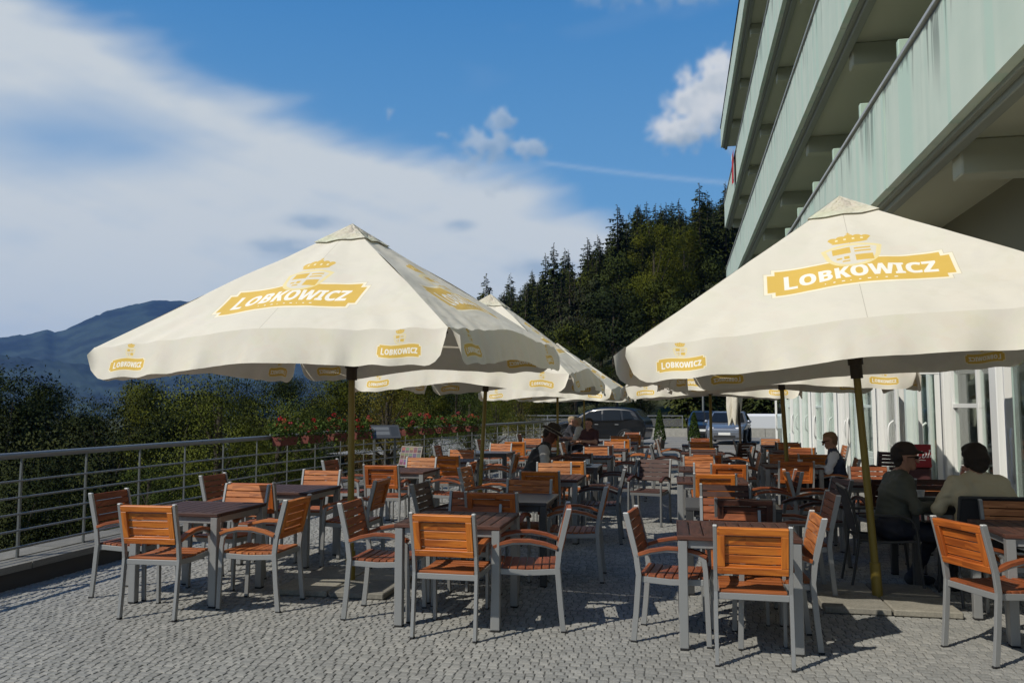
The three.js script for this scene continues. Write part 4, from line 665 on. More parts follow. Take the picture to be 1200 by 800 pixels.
// ---------------------------------------------------------------- cars (nose towards -x), built from a side outline with tumblehome
function car(label, pos, turn, o) {
  const t = thing(o.name ?? 'parked_car', label, 'car', pos, turn), W = o.w ?? 1.75, L = o.l ?? 4.2, paint = new THREE.MeshPhysicalMaterial({ color: lin(...o.color), roughness: 0.32, metalness: o.metal ?? 0.3, clearcoat: 0.55, clearcoatRoughness: 0.06 }), gl = new THREE.MeshPhysicalMaterial({ color: lin(0.010, 0.012, 0.014), roughness: 0.1, specularIntensity: 0.7 });
  const out = o.outline, belt = o.belt ?? 0.92, roof = Math.max(...out.map((p) => p[1]));
  const squeeze = (g) => { const p = g.attributes.position; for (let i = 0; i < p.count; i++) { const y = p.getY(i), x = p.getX(i); const k = (1 - 0.2 * sst(belt - 0.05, roof + 0.05, y)) * (1 - 0.16 * Math.pow(Math.abs(x) / (L / 2), 5)) * (1 - 0.06 * sst(0.55, 0.15, y)); p.setZ(i, p.getZ(i) * k); } g.computeVertexNormals(); return g; };
  const curve = new THREE.SplineCurve(out.map((p) => new THREE.Vector2(...p))), s = new THREE.Shape([...curve.getPoints(90), ...[[L / 2 - 0.12, 0.22], [-L / 2 + 0.12, 0.22]].map((p) => new THREE.Vector2(...p))]);
  for (const wx of o.wheels) { const h = new THREE.Path(); h.absarc(wx, 0.31, 0.37, 0, Math.PI * 2, true); }
  part('body', squeeze(new THREE.ExtrudeGeometry(s, { depth: W - 0.24, bevelEnabled: true, bevelSize: 0.1, bevelThickness: 0.12, bevelSegments: 5, curveSegments: 40, bevelOffset: -0.1 }).translate(0, 0, -(W - 0.24) / 2)), paint, t);
  const win = (pts, nm = 'side_window') => { for (const sg of [-1, 1]) part(nm, squeeze(new THREE.ExtrudeGeometry(new THREE.Shape(pts.map((p) => new THREE.Vector2(...p))), { depth: 0.02, bevelEnabled: false }).translate(0, 0, sg * (W / 2 - 0.004) - 0.01)), gl, t); };
  o.windows.forEach((w) => win(w));
  const screen = ([x0, y0], [x1, y1], nm) => { const nx = -(y1 - y0), ny = x1 - x0, l = Math.hypot(nx, ny) * (nm === 'windscreen' ? 1 : 1), ox = nx / l * 0.018, oy = ny / l * 0.018; const g = gridGeo(12, 4, (i, j) => [lerp(x0, x1, j) + ox - 0.05 * Math.cos((i - 0.5) * 2.6) * (nm === 'windscreen' ? 1 : -1) * 0.3, lerp(y0, y1, j) + oy, (i - 0.5) * (W * 0.86), i, j]); part(nm, squeeze(g), gl, t).material.side = THREE.DoubleSide; };
  screen(...o.front, 'windscreen'); screen(...o.rear, 'rear_window');
  for (const wx of o.wheels) for (const sg of [-1, 1]) { const w = part('wheel', new THREE.TorusGeometry(0.235, 0.085, 10, 24).translate(wx, 0.315, sg * (W / 2 - 0.09)), M.rubber, t); part('rim', [new THREE.CylinderGeometry(0.19, 0.19, 0.1, 20).rotateX(Math.PI / 2).translate(wx, 0.315, sg * (W / 2 - 0.085)), ...[0, 1, 2, 3, 4].map((q) => pbox(0.05, 0.34, 0.02).rotateZ(q * 0.628).translate(wx, 0.315, sg * (W / 2 - 0.028)))], M.alu, w); part('arch', new THREE.TorusGeometry(0.355, 0.02, 6, 20, Math.PI).translate(wx, 0.3, sg * (W / 2 - 0.03)), M.dark, w); }
  for (const sg of [-1, 1]) {
    part('headlight', new THREE.SphereGeometry(1, 14, 10).scale(0.16, 0.075, 0.2).rotateY(sg * 0.3).translate(-L / 2 + 0.2, o.lampY ?? 0.68, sg * (W / 2 - 0.3)), std([0.75, 0.76, 0.78], 0.12), t);
    part('tail_light', cbox(0.1, 0.26, 0.16, L / 2 - 0.16, (o.lampY ?? 0.68) + 0.22, sg * (W / 2 - 0.24), 0.02), std([0.3, 0.015, 0.015], 0.25), t);
    part('mirror', new THREE.SphereGeometry(1, 12, 8).scale(0.06, 0.075, 0.1).translate(o.mirror, belt + 0.07, sg * (W / 2 + 0.05)), o.mirrorMat ?? paint, t);
    for (const hx of o.handles) part('door_handle', cbox(0.17, 0.03, 0.03, hx, belt - 0.12, sg * (W / 2 + 0.005), 0.008), M.alu, t);
  }
  part('grille', cbox(0.05, 0.12, 0.7, -L / 2 + 0.055, 0.6, 0, 0.02), M.dark, t); part('bumper', cbox(0.14, 0.18, W * 0.78, -L / 2 + 0.08, 0.38, 0, 0.04), paint, t); part('lower_grille', cbox(0.03, 0.09, 0.9, -L / 2 + 0.0, 0.36, 0, 0.01), M.dark, t);
  part('number_plate', cbox(0.012, 0.11, 0.5, -L / 2 - 0.002, 0.47, 0, 0.003), M.white, t);
  return t;
}
const mpv = { l: 4.25, w: 1.78, belt: 0.98, outline: [[-2.1, 0.3], [-2.12, 0.6], [-2.02, 0.8], [-1.55, 0.95], [-1.15, 1.04], [-0.5, 1.42], [0.1, 1.57], [0.9, 1.59], [1.6, 1.5], [1.9, 1.2], [2.1, 0.95], [2.12, 0.6], [2.06, 0.3]], windows: [[[-0.78, 1.06], [-0.35, 1.4], [0.2, 1.47], [0.22, 1.03]], [[0.3, 1.03], [0.28, 1.47], [1.02, 1.48], [1.1, 1.05]], [[1.2, 1.07], [1.13, 1.46], [1.45, 1.42], [1.66, 1.12]]], front: [[-1.12, 1.06], [-0.42, 1.46]], rear: [[1.68, 1.46], [1.96, 1.08]], wheels: [-1.32, 1.3], handles: [0.02, 0.92], mirror: -0.72 };
car('black people carrier parked sideways behind the tables', P(-3.35, 36.4), -0.2, { ...mpv, color: [0.006, 0.007, 0.009], mirrorMat: M.aluCap });
const saloon = { l: 4.35, w: 1.74, belt: 0.9, outline: [[-2.14, 0.3], [-2.17, 0.55], [-2.08, 0.72], [-1.5, 0.86], [-1.0, 0.92], [-0.35, 1.32], [0.2, 1.42], [0.85, 1.38], [1.45, 1.05], [2.05, 0.98], [2.16, 0.7], [2.1, 0.3]], windows: [[[-0.68, 0.95], [-0.25, 1.28], [0.22, 1.34], [0.24, 0.94]], [[0.31, 0.94], [0.29, 1.34], [0.75, 1.31], [1.12, 1.0]]], front: [[-0.98, 0.94], [-0.32, 1.34]], rear: [[0.9, 1.36], [1.45, 1.08]], wheels: [-1.33, 1.28], handles: [0.0, 0.82], mirror: -0.66 };
car('silver grey saloon parked nose towards the terrace', P(2.2, 38.3), 1.42, { ...saloon, color: [0.23, 0.25, 0.29], metal: 0.6 });
car('dark blue car parked behind the silver saloon', P(1.35, 43.6), 1.5, { ...saloon, color: [0.006, 0.008, 0.016] });
{ // white van beyond the wall
  const t = thing('white_van', 'white van standing beyond the low car park wall', 'van', P(4.6, 50.2), 0.1), y0 = -0.9;
  part('body', [cbox(4.0, 1.62, 1.9, 0.5, y0 + 1.3, 0, 0.12), cbox(1.2, 0.9, 1.85, -1.9, y0 + 0.85, 0, 0.2)], std([0.72, 0.73, 0.74], 0.35), t);
  part('windscreen', cbox(0.1, 0.6, 1.6, -1.55, y0 + 1.65, 0, 0.03), M.dark, t);
  for (const x of [-1.7, 1.5]) for (const s of [-1, 1]) part('wheel', new THREE.TorusGeometry(0.25, 0.09, 8, 18).translate(x, y0 + 0.33, s * 0.88), M.rubber, t);
}

// ---------------------------------------------------------------- flower boxes, boards, pots, cooler
const geran = rng(88), petal = [[0.30, 0.015, 0.022], [0.36, 0.05, 0.07], [0.34, 0.08, 0.04]], leafM = new THREE.MeshPhysicalMaterial({ roughness: 0.9, specularIntensity: 0.15, vertexColors: true, side: THREE.DoubleSide });
function leafCloud(list, one) { // list: [x, y, z, size, [r,g,b]] -> folded diamond leaves turned at random
  const pos = [], col = [], nor = [], r = rng(list.length * 7 + 3), v = new THREE.Vector3(), e = new THREE.Euler(), q = new THREE.Quaternion();
  for (const [x, y, z, s, c, nn] of list) { e.set(r() * 6.3, r() * 6.3, r() * 6.3); q.setFromEuler(e); const p = [[-1, 0, 0], [0, 0.25, one ? -0.85 : -0.5], [1, 0, 0], [0, 0.25, 0.5]].map((a) => { v.set(...a).multiplyScalar(s).applyQuaternion(q); return [x + v.x, y + v.y, z + v.z]; }); if (nn) { const ux = p[1][0] - p[0][0], uy = p[1][1] - p[0][1], uz = p[1][2] - p[0][2], wx = p[2][0] - p[0][0], wy = p[2][1] - p[0][1], wz = p[2][2] - p[0][2]; if ((uy * wz - uz * wy) * nn[0] + (uz * wx - ux * wz) * nn[1] + (ux * wy - uy * wx) * nn[2] < 0) { const h = p[0]; p[0] = p[2]; p[2] = h; } for (let i = 0; i < (one ? 3 : 6); i++) nor.push(...nn); }
    pos.push(...p[0], ...p[1], ...p[2]); if (!one) pos.push(...p[0], ...p[2], ...p[3]); for (let i = 0; i < (one ? 3 : 6); i++) col.push(...c); }
  const g = new THREE.BufferGeometry(); g.setAttribute('position', new THREE.Float32BufferAttribute(pos, 3)); g.setAttribute('color', new THREE.Float32BufferAttribute(col, 3)); if (nor.length) g.setAttribute('normal', new THREE.Float32BufferAttribute(nor, 3)); else g.computeVertexNormals(); return g;
}
{
  const L = railPath.getLength(), terracotta = std([0.13, 0.032, 0.022], 0.8);
  const spots = []; for (let n = 11.55; n < 14.2; n += 0.82) spots.push(n); for (let n = 16.0; n < 20; n += 0.8) spots.push(n);
  spots.forEach((n, i) => {
    let lo = 0, hi = 1; for (let k = 0; k < 30; k++) { const m = (lo + hi) / 2; -railPath.getPointAt(m).z < n ? lo = m : hi = m; }
    const p = railPath.getPointAt(lo), tg = railPath.getTangentAt(lo), t = thing('flower_box', `terracotta flower box of red geraniums on the handrail, ${['first', 'second', 'third', 'fourth', 'fifth', 'sixth', 'seventh', 'eighth', 'ninth', 'tenth', 'eleventh'][i]} from the cobbles`, 'flower box', new THREE.Vector3(p.x, 0, p.z), Math.atan2(-tg.z, tg.x) , 'geranium boxes on the railing');
    const sh = new THREE.Shape([[-0.06, 0.03], [0.06, 0.03], [0.085, 0.15], [-0.085, 0.15]].map((q) => new THREE.Vector2(...q)));
    part('trough', new THREE.ExtrudeGeometry(sh, { depth: 0.46, bevelEnabled: true, bevelSize: 0.006, bevelThickness: 0.006, bevelSegments: 1 }).translate(0, 0, -0.23).rotateY(Math.PI / 2).translate(0, 1.0, 0.12), terracotta, t);
    part('hook', [pbox(0.03, 0.02, 0.16, -0.2, 1.19, 0.06), pbox(0.03, 0.02, 0.16, 0.2, 1.19, 0.06)], M.post, t);
    const lv = [], fl = []; for (let k = 0; k < 380; k++) { const x = (geran() - 0.5) * 0.66, h = geran() * 0.24, z = 0.12 + (geran() - 0.5) * 0.26; lv.push([x, 1.16 + h - (Math.abs(z - 0.12) > 0.08 ? 0.22 * geran() : 0), z, 0.022 + geran() * 0.022, mix3([0.03, 0.065, 0.015], [0.10, 0.13, 0.03], geran())]); }
    part('foliage', leafCloud(lv), leafM, t).userData.kind = 'stuff';
    for (let k = 0; k < 8; k++) { const x = (geran() - 0.5) * 0.56, y = 1.2 + geran() * 0.27, z = 0.12 + (geran() - 0.5) * 0.24, c = petal[k % 3]; const bl = []; for (let q = 0; q < 26; q++) { const a = geran() * 6.3, b = geran() * 3.1, rr = 0.038; bl.push([x + Math.cos(a) * Math.sin(b) * rr, y + Math.cos(b) * rr * 0.7, z + Math.sin(a) * Math.sin(b) * rr, 0.016, c]); } part('bloom', leafCloud(bl), leafM, t); }
  });
}
{ // slanted panorama board fixed to the railing and a picture board beyond it
  const t = thing('panorama_board', 'slanted grey panorama board on posts at the railing among the flower boxes', 'board', P(-5.5, 14.9), 0.55);
  const cv = document.createElement('canvas'); cv.width = 256; cv.height = 128; const c = cv.getContext('2d'); c.fillStyle = '#47494b'; c.fillRect(0, 0, 256, 128); c.fillStyle = '#6b6e70'; c.fillRect(14, 20, 150, 30); c.fillRect(14, 62, 150, 34); c.fillStyle = '#3b3e40'; c.fillRect(176, 16, 66, 96); c.fillStyle = '#a8242c'; c.fillRect(0, 0, 8, 128);
  const tex = new THREE.CanvasTexture(cv); tex.colorSpace = THREE.SRGBColorSpace;
  part('panel', new THREE.BoxGeometry(0.56, 0.36, 0.025), std([1, 1, 1], 0.4, { map: tex }), t, [0, 1.13, 0], [-0.85, 0, 0]);
  for (const s of [-1, 1]) part('post', pbox(0.04, 1.06, 0.04, s * 0.2, 0.53, -0.04), M.post, t);
  const b = thing('picture_board', 'board of postcard pictures standing behind the railing chairs', 'board', P(-4.75, 14.2), -0.45);
  const cv2 = document.createElement('canvas'); cv2.width = 256; cv2.height = 160; const d = cv2.getContext('2d'), q = rng(12); d.fillStyle = '#8d877c'; d.fillRect(0, 0, 256, 160); for (let j = 0; j < 3; j++) for (let i = 0; i < 5; i++) { d.fillStyle = `rgb(${60 + q() * 60 | 0},${50 + q() * 45 | 0},${50 + q() * 50 | 0})`; d.fillRect(8 + i * 49, 8 + j * 50, 42, 44); d.fillStyle = `rgb(${90 + q() * 60 | 0},${80 + q() * 50 | 0},${75 + q() * 50 | 0})`; d.fillRect(12 + i * 49, 12 + j * 50, 34, 14 + q() * 14); }
  const tx2 = new THREE.CanvasTexture(cv2); tx2.colorSpace = THREE.SRGBColorSpace;
  part('panel', new THREE.BoxGeometry(0.52, 0.36, 0.02), std([1, 1, 1], 0.6, { map: tx2 }), b, [0, 0.72, 0], [-0.25, 0, 0]);
  for (const s of [-1, 1]) part('leg', rod([s * 0.22, 0, 0.1], [s * 0.22, 0.9, -0.05], 0.014), M.aluDark, b);
}
{ // red drinks cooler with white script
  const t = thing('drinks_cooler', 'red drinks cooler with flowing white lettering, behind the man in sunglasses', 'cooler', P(3.1, 12.0), -0.28);
  const red = std([0.26, 0.008, 0.012], 0.4); part('cabinet', cbox(0.4, 0.78, 0.46, 0, 0.41, 0, 0.02), std([0.05, 0.012, 0.012], 0.5), t);
  const cv = document.createElement('canvas'); cv.width = 512; cv.height = 300; const c = cv.getContext('2d'); c.fillStyle = '#8e0f16'; c.fillRect(0, 0, 512, 300); c.save(); c.translate(256, 172); c.transform(1, -0.1, -0.18, 1, 0, 0); c.fillStyle = '#f4efe8'; c.textAlign = 'center'; c.font = 'italic bold 132px serif'; c.scale(0.92, 1); c.fillText('Coca-Cola', 0, 20); c.restore(); c.strokeStyle = '#f4efe8'; c.lineWidth = 9; c.beginPath(); c.moveTo(70, 224); c.bezierCurveTo(180, 250, 250, 190, 430, 206); c.stroke();
  const tex = new THREE.CanvasTexture(cv); tex.colorSpace = THREE.SRGBColorSpace;
  const faces = [red, red, red, red, std([1, 1, 1], 0.4, { map: tex }), red]; const m = new THREE.Mesh(new THREE.BoxGeometry(0.42, 0.3, 0.05), faces); m.name = 'sign_panel'; m.position.set(0, 0.96, 0.2); m.castShadow = true; t.add(m);
  part('lid', cbox(0.42, 0.03, 0.42, 0, 0.815, -0.02, 0.008), M.dark, t);
}
function conePot(label, x, n, h) {
  const t = thing('potted_conifer', label, 'potted plant', P(x, n), 0, 'potted cone conifers at the car park'); part('pot', new THREE.LatheGeometry([[0, 0], [0.16, 0], [0.2, 0.3], [0.22, 0.3], [0.22, 0.34], [0.18, 0.34]].map((q) => new THREE.Vector2(...q)), 16), std([0.05, 0.045, 0.04], 0.8), t);
  const lv = [], r = rng(x * 100 + 900 | 0); for (let k = 0; k < 1400; k++) { const q = r(), a = r() * 6.3, rad = 0.24 * Math.pow(1 - q, 0.75) * (0.6 + 0.4 * Math.sqrt(r())) + 0.015; lv.push([Math.cos(a) * rad, 0.34 + q * h, Math.sin(a) * rad, 0.03 + 0.02 * r(), mix3([0.02, 0.04, 0.012], [0.06, 0.09, 0.02], r())]); }
  part('foliage', leafCloud(lv), leafM, t).userData.kind = 'stuff'; part('stem', cyl(0.02, 0.01, h, 0, 0.3, 0, 6), M.bracket, t);
}
conePot('slim potted conifer beside the rear wheel of the black car', -0.75, 32.5, 1.15); conePot('slim potted conifer at the end of the aisle', 0.55, 32.0, 1.05);
{ const t = thing('lamp_post', 'plain grey lamp post beside the dark blue car', 'lamp post', P(1.25, 44.6)); part('pole', cyl(0.06, 0.045, 5.2, 0, 0, 0, 10), M.post, t); part('lantern', new THREE.SphereGeometry(0.2, 14, 10).translate(0, 5.35, 0), std([0.6, 0.6, 0.58], 0.4), t); }
{ const t = thing('red_towel', 'red and white towel hung over an upper balcony parapet', 'towel', P(2.38, 34.5, 11.0)); part('cloth', gridGeo(10, 12, (i, j) => [-0.03 - 0.03 * Math.sin(i * 9) * j, 1.12 - Math.max(0, j - 0.12) * 1.4, (i - 0.5) * 1.1, i, j]), std([0.45, 0.02, 0.03], 0.9, { side: THREE.DoubleSide }), t); part('white_band', gridGeo(10, 3, (i, j) => [-0.045 - 0.03 * Math.sin(i * 9) * 0.1, 1.13 - j * 0.22, (i - 0.5) * 0.5 - 0.28, i, j]), std([0.75, 0.74, 0.72], 0.9, { side: THREE.DoubleSide }), t); }

// ---------------------------------------------------------------- trees
const barkM = std([0.055, 0.042, 0.03], 0.95);
function spruce(seed, dark) {                                    // 20 m tall, drooping branches at every height, ragged edge, thin leader
  const r = rng(seed), H = 20, pos = [], col = [], nor = [];
  const tri = (a, b, c, k) => {                                 // facing outwards, shaded as part of the bough's rounded mass
    const m = [(a[0] + b[0] + c[0]) / 3, 0, (a[2] + b[2] + c[2]) / 3], l = Math.hypot(m[0], m[2]) || 1, n = [m[0] / l + (r() - 0.5) * 0.7, 0.45 + (r() - 0.5) * 0.7, m[2] / l + (r() - 0.5) * 0.7], nl = Math.hypot(...n), u = [0, 1, 2].map((i) => b[i] - a[i]), w = [0, 1, 2].map((i) => c[i] - a[i]);
    if ((u[1] * w[2] - u[2] * w[1]) * n[0] + (u[2] * w[0] - u[0] * w[2]) * n[1] + (u[0] * w[1] - u[1] * w[0]) * n[2] < 0) pos.push(...a, ...c, ...b); else pos.push(...a, ...b, ...c);
    for (let i = 0; i < 3; i++) { col.push(...k); nor.push(n[0] / nl, n[1] / nl, n[2] / nl); }
  };
  const lob = [...Array(9)].map(() => 0.75 + 0.5 * r()), NB = 520;
  for (let b = 0; b < NB; b++) {
    const q = 1 - Math.pow(b / NB, 0.62) * 1.0, h = 1.2 + q * (H - 1.5) + (r() - 0.5) * 0.3, a = r() * 6.283, w9 = lob[(q * 8.99) | 0];
    const len = (0.12 + 3.6 * Math.pow(1 - q, 0.78)) * (0.55 + 0.6 * r()) * w9, dr = 0.1 + 0.4 * r() + 0.15 * (1 - q), ca = Math.cos(a), sa = Math.sin(a), wd = 0.13 + 0.15 * len, k = mix3(dark[0], dark[1], r());
    const S = (t) => [ca * len * t, h + 0.2 * len * t - dr * len * t * t, sa * len * t], n = len > 1.2 ? 4 : 3;
    for (let i = 0; i < n; i++) { const p = S(0.05 + 0.95 * i / n), e = S(0.05 + 0.95 * (i + 1) / n), m = wd * (1 - 0.7 * i / n) * (0.6 + 0.8 * r()); for (const sg of [-1, 1]) tri(p, e, [e[0] - sa * m * sg + ca * 0.15 * r(), e[1] - 0.1 - 0.6 * m * r(), e[2] + ca * m * sg + sa * 0.15 * r()], k); if (i > 0) tri(p, e, [(p[0] + e[0]) / 2, p[1] - 0.2 - 0.4 * r(), (p[2] + e[2]) / 2], k); }
  }
  const g = new THREE.BufferGeometry(); g.setAttribute('position', new THREE.Float32BufferAttribute(pos, 3)); g.setAttribute('color', new THREE.Float32BufferAttribute(col, 3)); g.setAttribute('normal', new THREE.Float32BufferAttribute(nor, 3));
  const t = new THREE.Group(); t.name = 'spruce_tree'; part('crown', g, leafM, t).userData.kind = 'stuff'; part('trunk', cyl(0.24, 0.03, H * 0.985, 0, 0, 0, 8), barkM, t); return t;
}
function leafTree(seed, pal, o = {}) {                           // 12 m tall broadleaf with clumped crown
  const { n = 34000, blobs = 17, rx = 3.4, y0 = 1.6, y1 = 12, s = 0.06, name = 'leafy_tree', bare = 0 } = o, r = rng(seed), B = [], L = [];
  for (let k = 0; k < blobs; k++) { const q = r(), a = r() * 6.283, env = Math.sin(Math.PI * (0.12 + 0.8 * q)), rad = rx * env * Math.sqrt(r()) * 0.8; B.push([Math.cos(a) * rad, lerp(y0 + 0.8, y1 - 0.9, q), Math.sin(a) * rad, 0.7 + r() * 1.25, mix3(pal[0], pal[1], r())]); }
  for (let k = 0; k < n; k++) { const b = B[r() * blobs | 0], u = r() * 2 - 1, a = r() * 6.283, rr = b[3] * (0.45 + 0.6 * Math.sqrt(r())) * (1 + 0.25 * Math.sin(a * 5 + u * 7)), c = Math.sqrt(1 - u * u); const nv = [Math.cos(a) * c + (r() - 0.5) * 0.3 + b[0] * 0.1, u + 0.25 + (r() - 0.5) * 0.3, Math.sin(a) * c + (r() - 0.5) * 0.3 + b[2] * 0.1], nl = Math.hypot(...nv) || 1; L.push([b[0] + Math.cos(a) * c * rr, b[1] + u * rr * 0.8, b[2] + Math.sin(a) * c * rr, s * (0.5 + 1.0 * r()), mix3(b[4], mix3(pal[0], pal[1], r()), 0.2), nv.map((q) => q / nl)]); }
  const t = new THREE.Group(); t.name = name; part('crown', leafCloud(L, n > 8000), leafM, t).userData.kind = 'stuff';
  part('trunk', [cyl(0.24, 0.09, y1 * 0.72, 0, 0, 0, 8), ...B.slice(0, 9).map((b) => rod([0, b[1] * 0.55, 0], [b[0], b[1], b[2]], 0.08, 5, 0.02)), ...(bare ? B.map((b) => rod([b[0], b[1], b[2]], [b[0] * 1.25, b[1] + 1.8, b[2] * 1.25], 0.03, 4, 0.008)) : [])], barkM, t); return t;
}
const G1 = [[0.030, 0.040, 0.010], [0.072, 0.080, 0.019]], G2 = [[0.023, 0.034, 0.011], [0.056, 0.068, 0.019]];
const spruces = [spruce(11, G1), spruce(12, G2), spruce(13, G1), spruce(14, G2)];
const leafs = [leafTree(21, [[0.024, 0.034, 0.007], [0.058, 0.068, 0.012]]), leafTree(22, [[0.013, 0.020, 0.006], [0.034, 0.044, 0.010]], { rx: 4.2 }), leafTree(23, [[0.048, 0.058, 0.008], [0.095, 0.10, 0.012]], { rx: 3.2 }), leafTree(24, [[0.05, 0.033, 0.012], [0.09, 0.055, 0.018]], { rx: 3, n: 22000 }), leafTree(25, [[0.022, 0.030, 0.010], [0.050, 0.056, 0.018]], { rx: 3.9, n: 26000 })];
const yellow = leafTree(27, [[0.062, 0.074, 0.008], [0.12, 0.122, 0.014]], { rx: 3.6, blobs: 24 });
const edge = [leafTree(31, [[0.026, 0.038, 0.010], [0.055, 0.068, 0.017]], { n: 7000, s: 0.15 }), leafTree(32, [[0.016, 0.026, 0.010], [0.036, 0.048, 0.016]], { n: 7000, s: 0.15, rx: 4 }), leafTree(33, [[0.04, 0.052, 0.010], [0.08, 0.09, 0.016]], { n: 7000, s: 0.15 }), leafTree(34, [[0.045, 0.035, 0.014], [0.08, 0.055, 0.02]], { n: 6000, s: 0.15, rx: 3 }), leafTree(35, [[0.024, 0.032, 0.016], [0.05, 0.058, 0.026]], { n: 7000, s: 0.15, rx: 3.8 })];
const bare = leafTree(26, [[0.06, 0.05, 0.03], [0.09, 0.075, 0.045]], { rx: 3, n: 1800, bare: 1 });
function plant(proto, base, x, n, height, label, grp, seed) {
  const r = rng(seed), k = height / base, o = copyThing(proto, P(x, n, ground(x, n) - 0.15), r() * 6.28, label, grp); const wd = (o.name.startsWith('spruce') ? 1.25 : 1) * k; o.scale.set(wd * (0.85 + 0.3 * r()), k, wd * (0.85 + 0.3 * r())); o.userData.category = 'tree'; return o;
}
const kinds = ['green leafy tree', 'dark green leafy tree', 'yellow-green leafy tree', 'rust-brown autumn tree', 'grey-green leafy tree'];
// trees standing below the railing, tops a little above the terrace (bearing from the building line, distance, elevation of the top)
{
  const r = rng(301), spec = [[-47, 24, 3.6, 1], [-45.2, 30, 3.7, 0], [-43.4, 24, 3.3, 1], [-42.3, 21, 0.6, 4], [-41.6, 33, 2.4, 0], [-40.1, 30, 1.6, 1], [-39.4, 20, -0.4, 4], [-38, 36, 1.1, 1], [-37.2, 26, 1.5, 4], [-36.4, 40, 2.9, 's'], [-35.7, 31, 1.9, 2], [-34.5, 25, 1.9, 1], [-33.4, 33, 2.4, 3], [-32.2, 26, 2.0, 0], [-31, 37, 2.6, 1], [-29.8, 24, 2.0, 4], [-28.4, 31, 2.6, 1], [-27, 40, 2.8, 0], [-25.8, 27, 2.2, 1], [-24.4, 36, 2.8, 4], [-23, 30, 2.5, 2], [-21.6, 42, 3.2, 1], [-20.4, 33, 2.7, 3], [-19, 46, 3.4, 0], [-17.8, 37, 3.2, 2], [-16.4, 52, 3.6, 's'], [-15.4, 42, 3.4, 1], [-14, 55, 4, 0], [-12.6, 48, 3.4, 2], [-11.2, 58, 4.4, 1], [-9.8, 52, 4, 0], [-8.4, 60, 4.6, 2], [-7, 56, 4.4, 1], [-5.6, 62, 4.6, 0], [-4.2, 57, 4, 1], [-2.6, 60, 4.4, 1], [-49.5, 22, 3.4, 1], [-52, 27, 3.8, 0], [-55, 24, 3.2, 4], [-43.2, 17, -2.5, 4], [-38.7, 17.5, -2.8, 1], [-35, 19, -2, 1], [-31.5, 20, -1.4, 4], [-27.6, 22, -1, 1]];
  spec.forEach(([az, d, el, k], i) => { const far = az < -21 ? d * 1.75 : d * 1.15, x = Math.sin(az * R) * far, n = Math.cos(az * R) * far, top = EYE + far * Math.tan(el * R), h = top - ground(x, n); k === 's' ? plant(spruces[i % 4], 20, x, n, h, 'dark spruce rising among the leafy trees below the railing', 'spruces below the railing', 500 + i) : plant(leafs[k], 12, x, n, h, kinds[k] + ' on the slope beyond the terrace railing', 'trees on the slope below the railing', 500 + i); });
}
// shrubs just outside the railing
{
  const bush = [leafTree(41, [[0.06, 0.075, 0.012], [0.11, 0.12, 0.02]], { n: 16000, blobs: 13, rx: 2.4, y0: 0.4, y1: 6, s: 0.04, name: 'shrub' }), leafTree(42, [[0.03, 0.05, 0.012], [0.07, 0.085, 0.02]], { n: 16000, blobs: 13, rx: 2.2, y0: 0.4, y1: 6, s: 0.04, name: 'shrub' }), leafTree(43, [[0.09, 0.085, 0.015], [0.13, 0.11, 0.02]], { n: 16000, blobs: 13, rx: 2.4, y0: 0.4, y1: 6, s: 0.04, name: 'shrub' })];
  const T = ['yellow-green shrub just outside the railing', 'dark green shrub just outside the railing', 'golden shrub just outside the railing'];
  [[-8.2, 13.6, 2.6, 0], [-7.9, 15.3, 2.0, 0], [-8.6, 17.6, 2.3, 1], [-7.4, 20.2, 2.7, 2], [-7.3, 23, 2.3, 0], [-6.7, 26, 2.6, 1], [-6.6, 29.5, 2.6, 0], [-6.4, 33, 2.8, 2], [-7.2, 38, 2.6, 1], [-8, 10.8, 0.4, 1], [-8.4, 8.6, -0.2, 1], [-8.8, 6.6, 0, 1], [-8.6, 12.2, 1.0, 1]].forEach(([x, n, top, k], i) => { const o = plant(bush[k], 6, x, n, top - ground(x, n), T[k], 'shrubs outside the railing', 700 + i); o.userData.category = 'shrub'; });
}
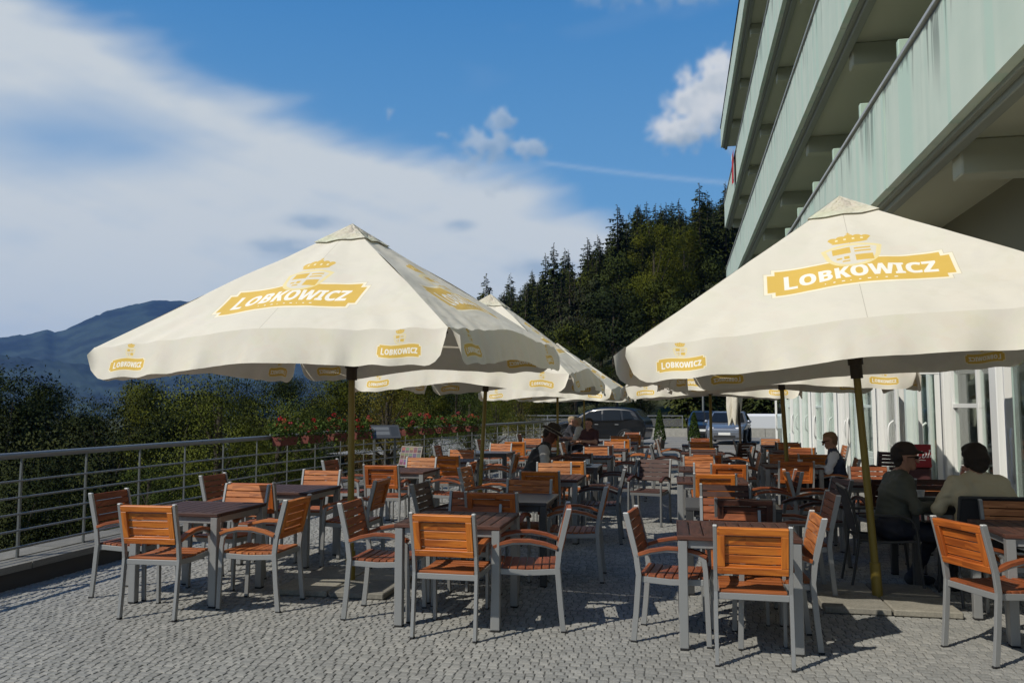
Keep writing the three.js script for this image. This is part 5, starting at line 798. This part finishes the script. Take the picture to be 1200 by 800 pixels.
// forest on the hill behind the car park: the nearest trees one by one, the far rows as one mass
{
  const r = rng(77), spr = []; let c = 0;
  for (let n = 76; n < 196; n += n < 106 ? 7.5 : 4.1) for (let az = n < 100 ? -18 : -15; az < 6; az += (n < 106 ? 5 : 3.5) / n / R) {
    const a = (az + (r() - 0.5) * 1.4) * R, d = n + (r() - 0.5) * 4, x = Math.tan(a) * d, q = r(), front = n < 106;
    if (front && q < 0.85) { const k = [0, 1, 2, 4, 0, 3][r() * 6 | 0]; plant(edge[k], 12, x, d, 6 + r() * 5, kinds[k] + ' at the foot of the hillside forest', 'leafy trees at the forest edge', 900 + c); }
    else if (!front && q < 0.1) { const k = [0, 2, 1, 4][r() * 4 | 0]; plant(edge[k], 12, x, d, 9 + r() * 5, kinds[k] + ' among the spruces of the hillside forest', 'leafy trees in the forest', 900 + c); }
    else spr.push([x, d, (10.5 + r() * 5 + (r() < 0.2 ? 3.5 : 0)) * 1, c]);
    c++;
  }
  spr.sort((a, b) => a[1] - b[1]);
  spr.slice(0, 285).forEach(([x, d, h, k]) => plant(spruces[k % 4], 20, x, d, h, 'dark spruce in the dense forest on the hillside', 'spruces of the hillside forest', 900 + k));
  const rest = spr.slice(285), o = new THREE.Object3D();
  if (rest.length) { const m = new THREE.InstancedMesh(spruces[0].children[0].geometry, leafM, rest.length); rest.forEach(([x, d, h], i) => { o.position.set(x, ground(x, d) - 0.2, -d); o.rotation.y = i * 2.4; const k = h / 20; o.scale.set(k * 1.3, k, k * 1.3); o.updateMatrix(); m.setMatrixAt(i, o.matrix); }); m.name = 'far_forest'; tag(m, 'far rows of the spruce forest along the top of the hill', 'forest', null, 'stuff'); scene.add(m); }
  plant(yellow, 12, -2.6, 96, 15.5, 'tall yellow-green tree standing out of the dark hillside forest', null, 1);
  plant(yellow, 12, 0.9, 100, 14, 'second yellow-green tree, beside the tallest one on the hillside', null, 2);
  plant(edge[0], 12, -7.5, 97, 12, 'green leafy tree on the valley side of the tall yellow-green tree', null, 3);
  plant(bare, 12, -11.5, 88, 13, 'thin grey-brown tree with sparse leaves at the forest edge', null, 4);
  plant(bare, 12, -15, 86, 11, 'lower thin grey-brown tree at the forest edge', null, 5);
  for (let k = 0; k < 12; k++) plant(spruces[k % 4], 20, 0.5 + k * 1.5 + r(), 56 + r() * 8, 10 + r() * 4, 'dark spruce right behind the car park wall', 'spruces behind the car park', 1200 + k);
}
scene.fog = new THREE.FogExp2(lin(0.10, 0.34, 1.0), 0.000068);
// cups and ashtrays left on tables
{
  const cup = new THREE.LatheGeometry([[0, 0], [0.025, 0], [0.03, 0.008], [0.038, 0.075], [0.035, 0.075], [0.028, 0.012], [0, 0.01]].map((q) => new THREE.Vector2(...q)), 18), saucer = new THREE.LatheGeometry([[0, 0], [0.05, 0], [0.072, 0.012], [0.07, 0.014], [0.045, 0.005], [0, 0.005]].map((q) => new THREE.Vector2(...q)), 20);
  [[2.2, 8.35, 'white cup and saucer in front of the man in sunglasses'], [2.6, 8.42, 'white cup and saucer in front of the woman in cream'], [-1.35, 12.3, 'white cup and saucer beside the man in the hat'], [1.75, 12.85, 'white cup and saucer in front of the woman in navy'], [-1.5, 20.2, 'white cup and saucer on a table among the far guests']].forEach(([x, n, l]) => { const t = thing('coffee_cup', l, 'cup', P(x, n, 0.7455), x, 'coffee cups on tables'); part('saucer', saucer, M.white, t); part('cup', cup.clone().translate(0, 0.006, 0), M.white, t); part('handle', new THREE.TorusGeometry(0.02, 0.005, 6, 12).translate(0.044, 0.045, 0), M.white, t); });
}
renderer.render(scene, camera);
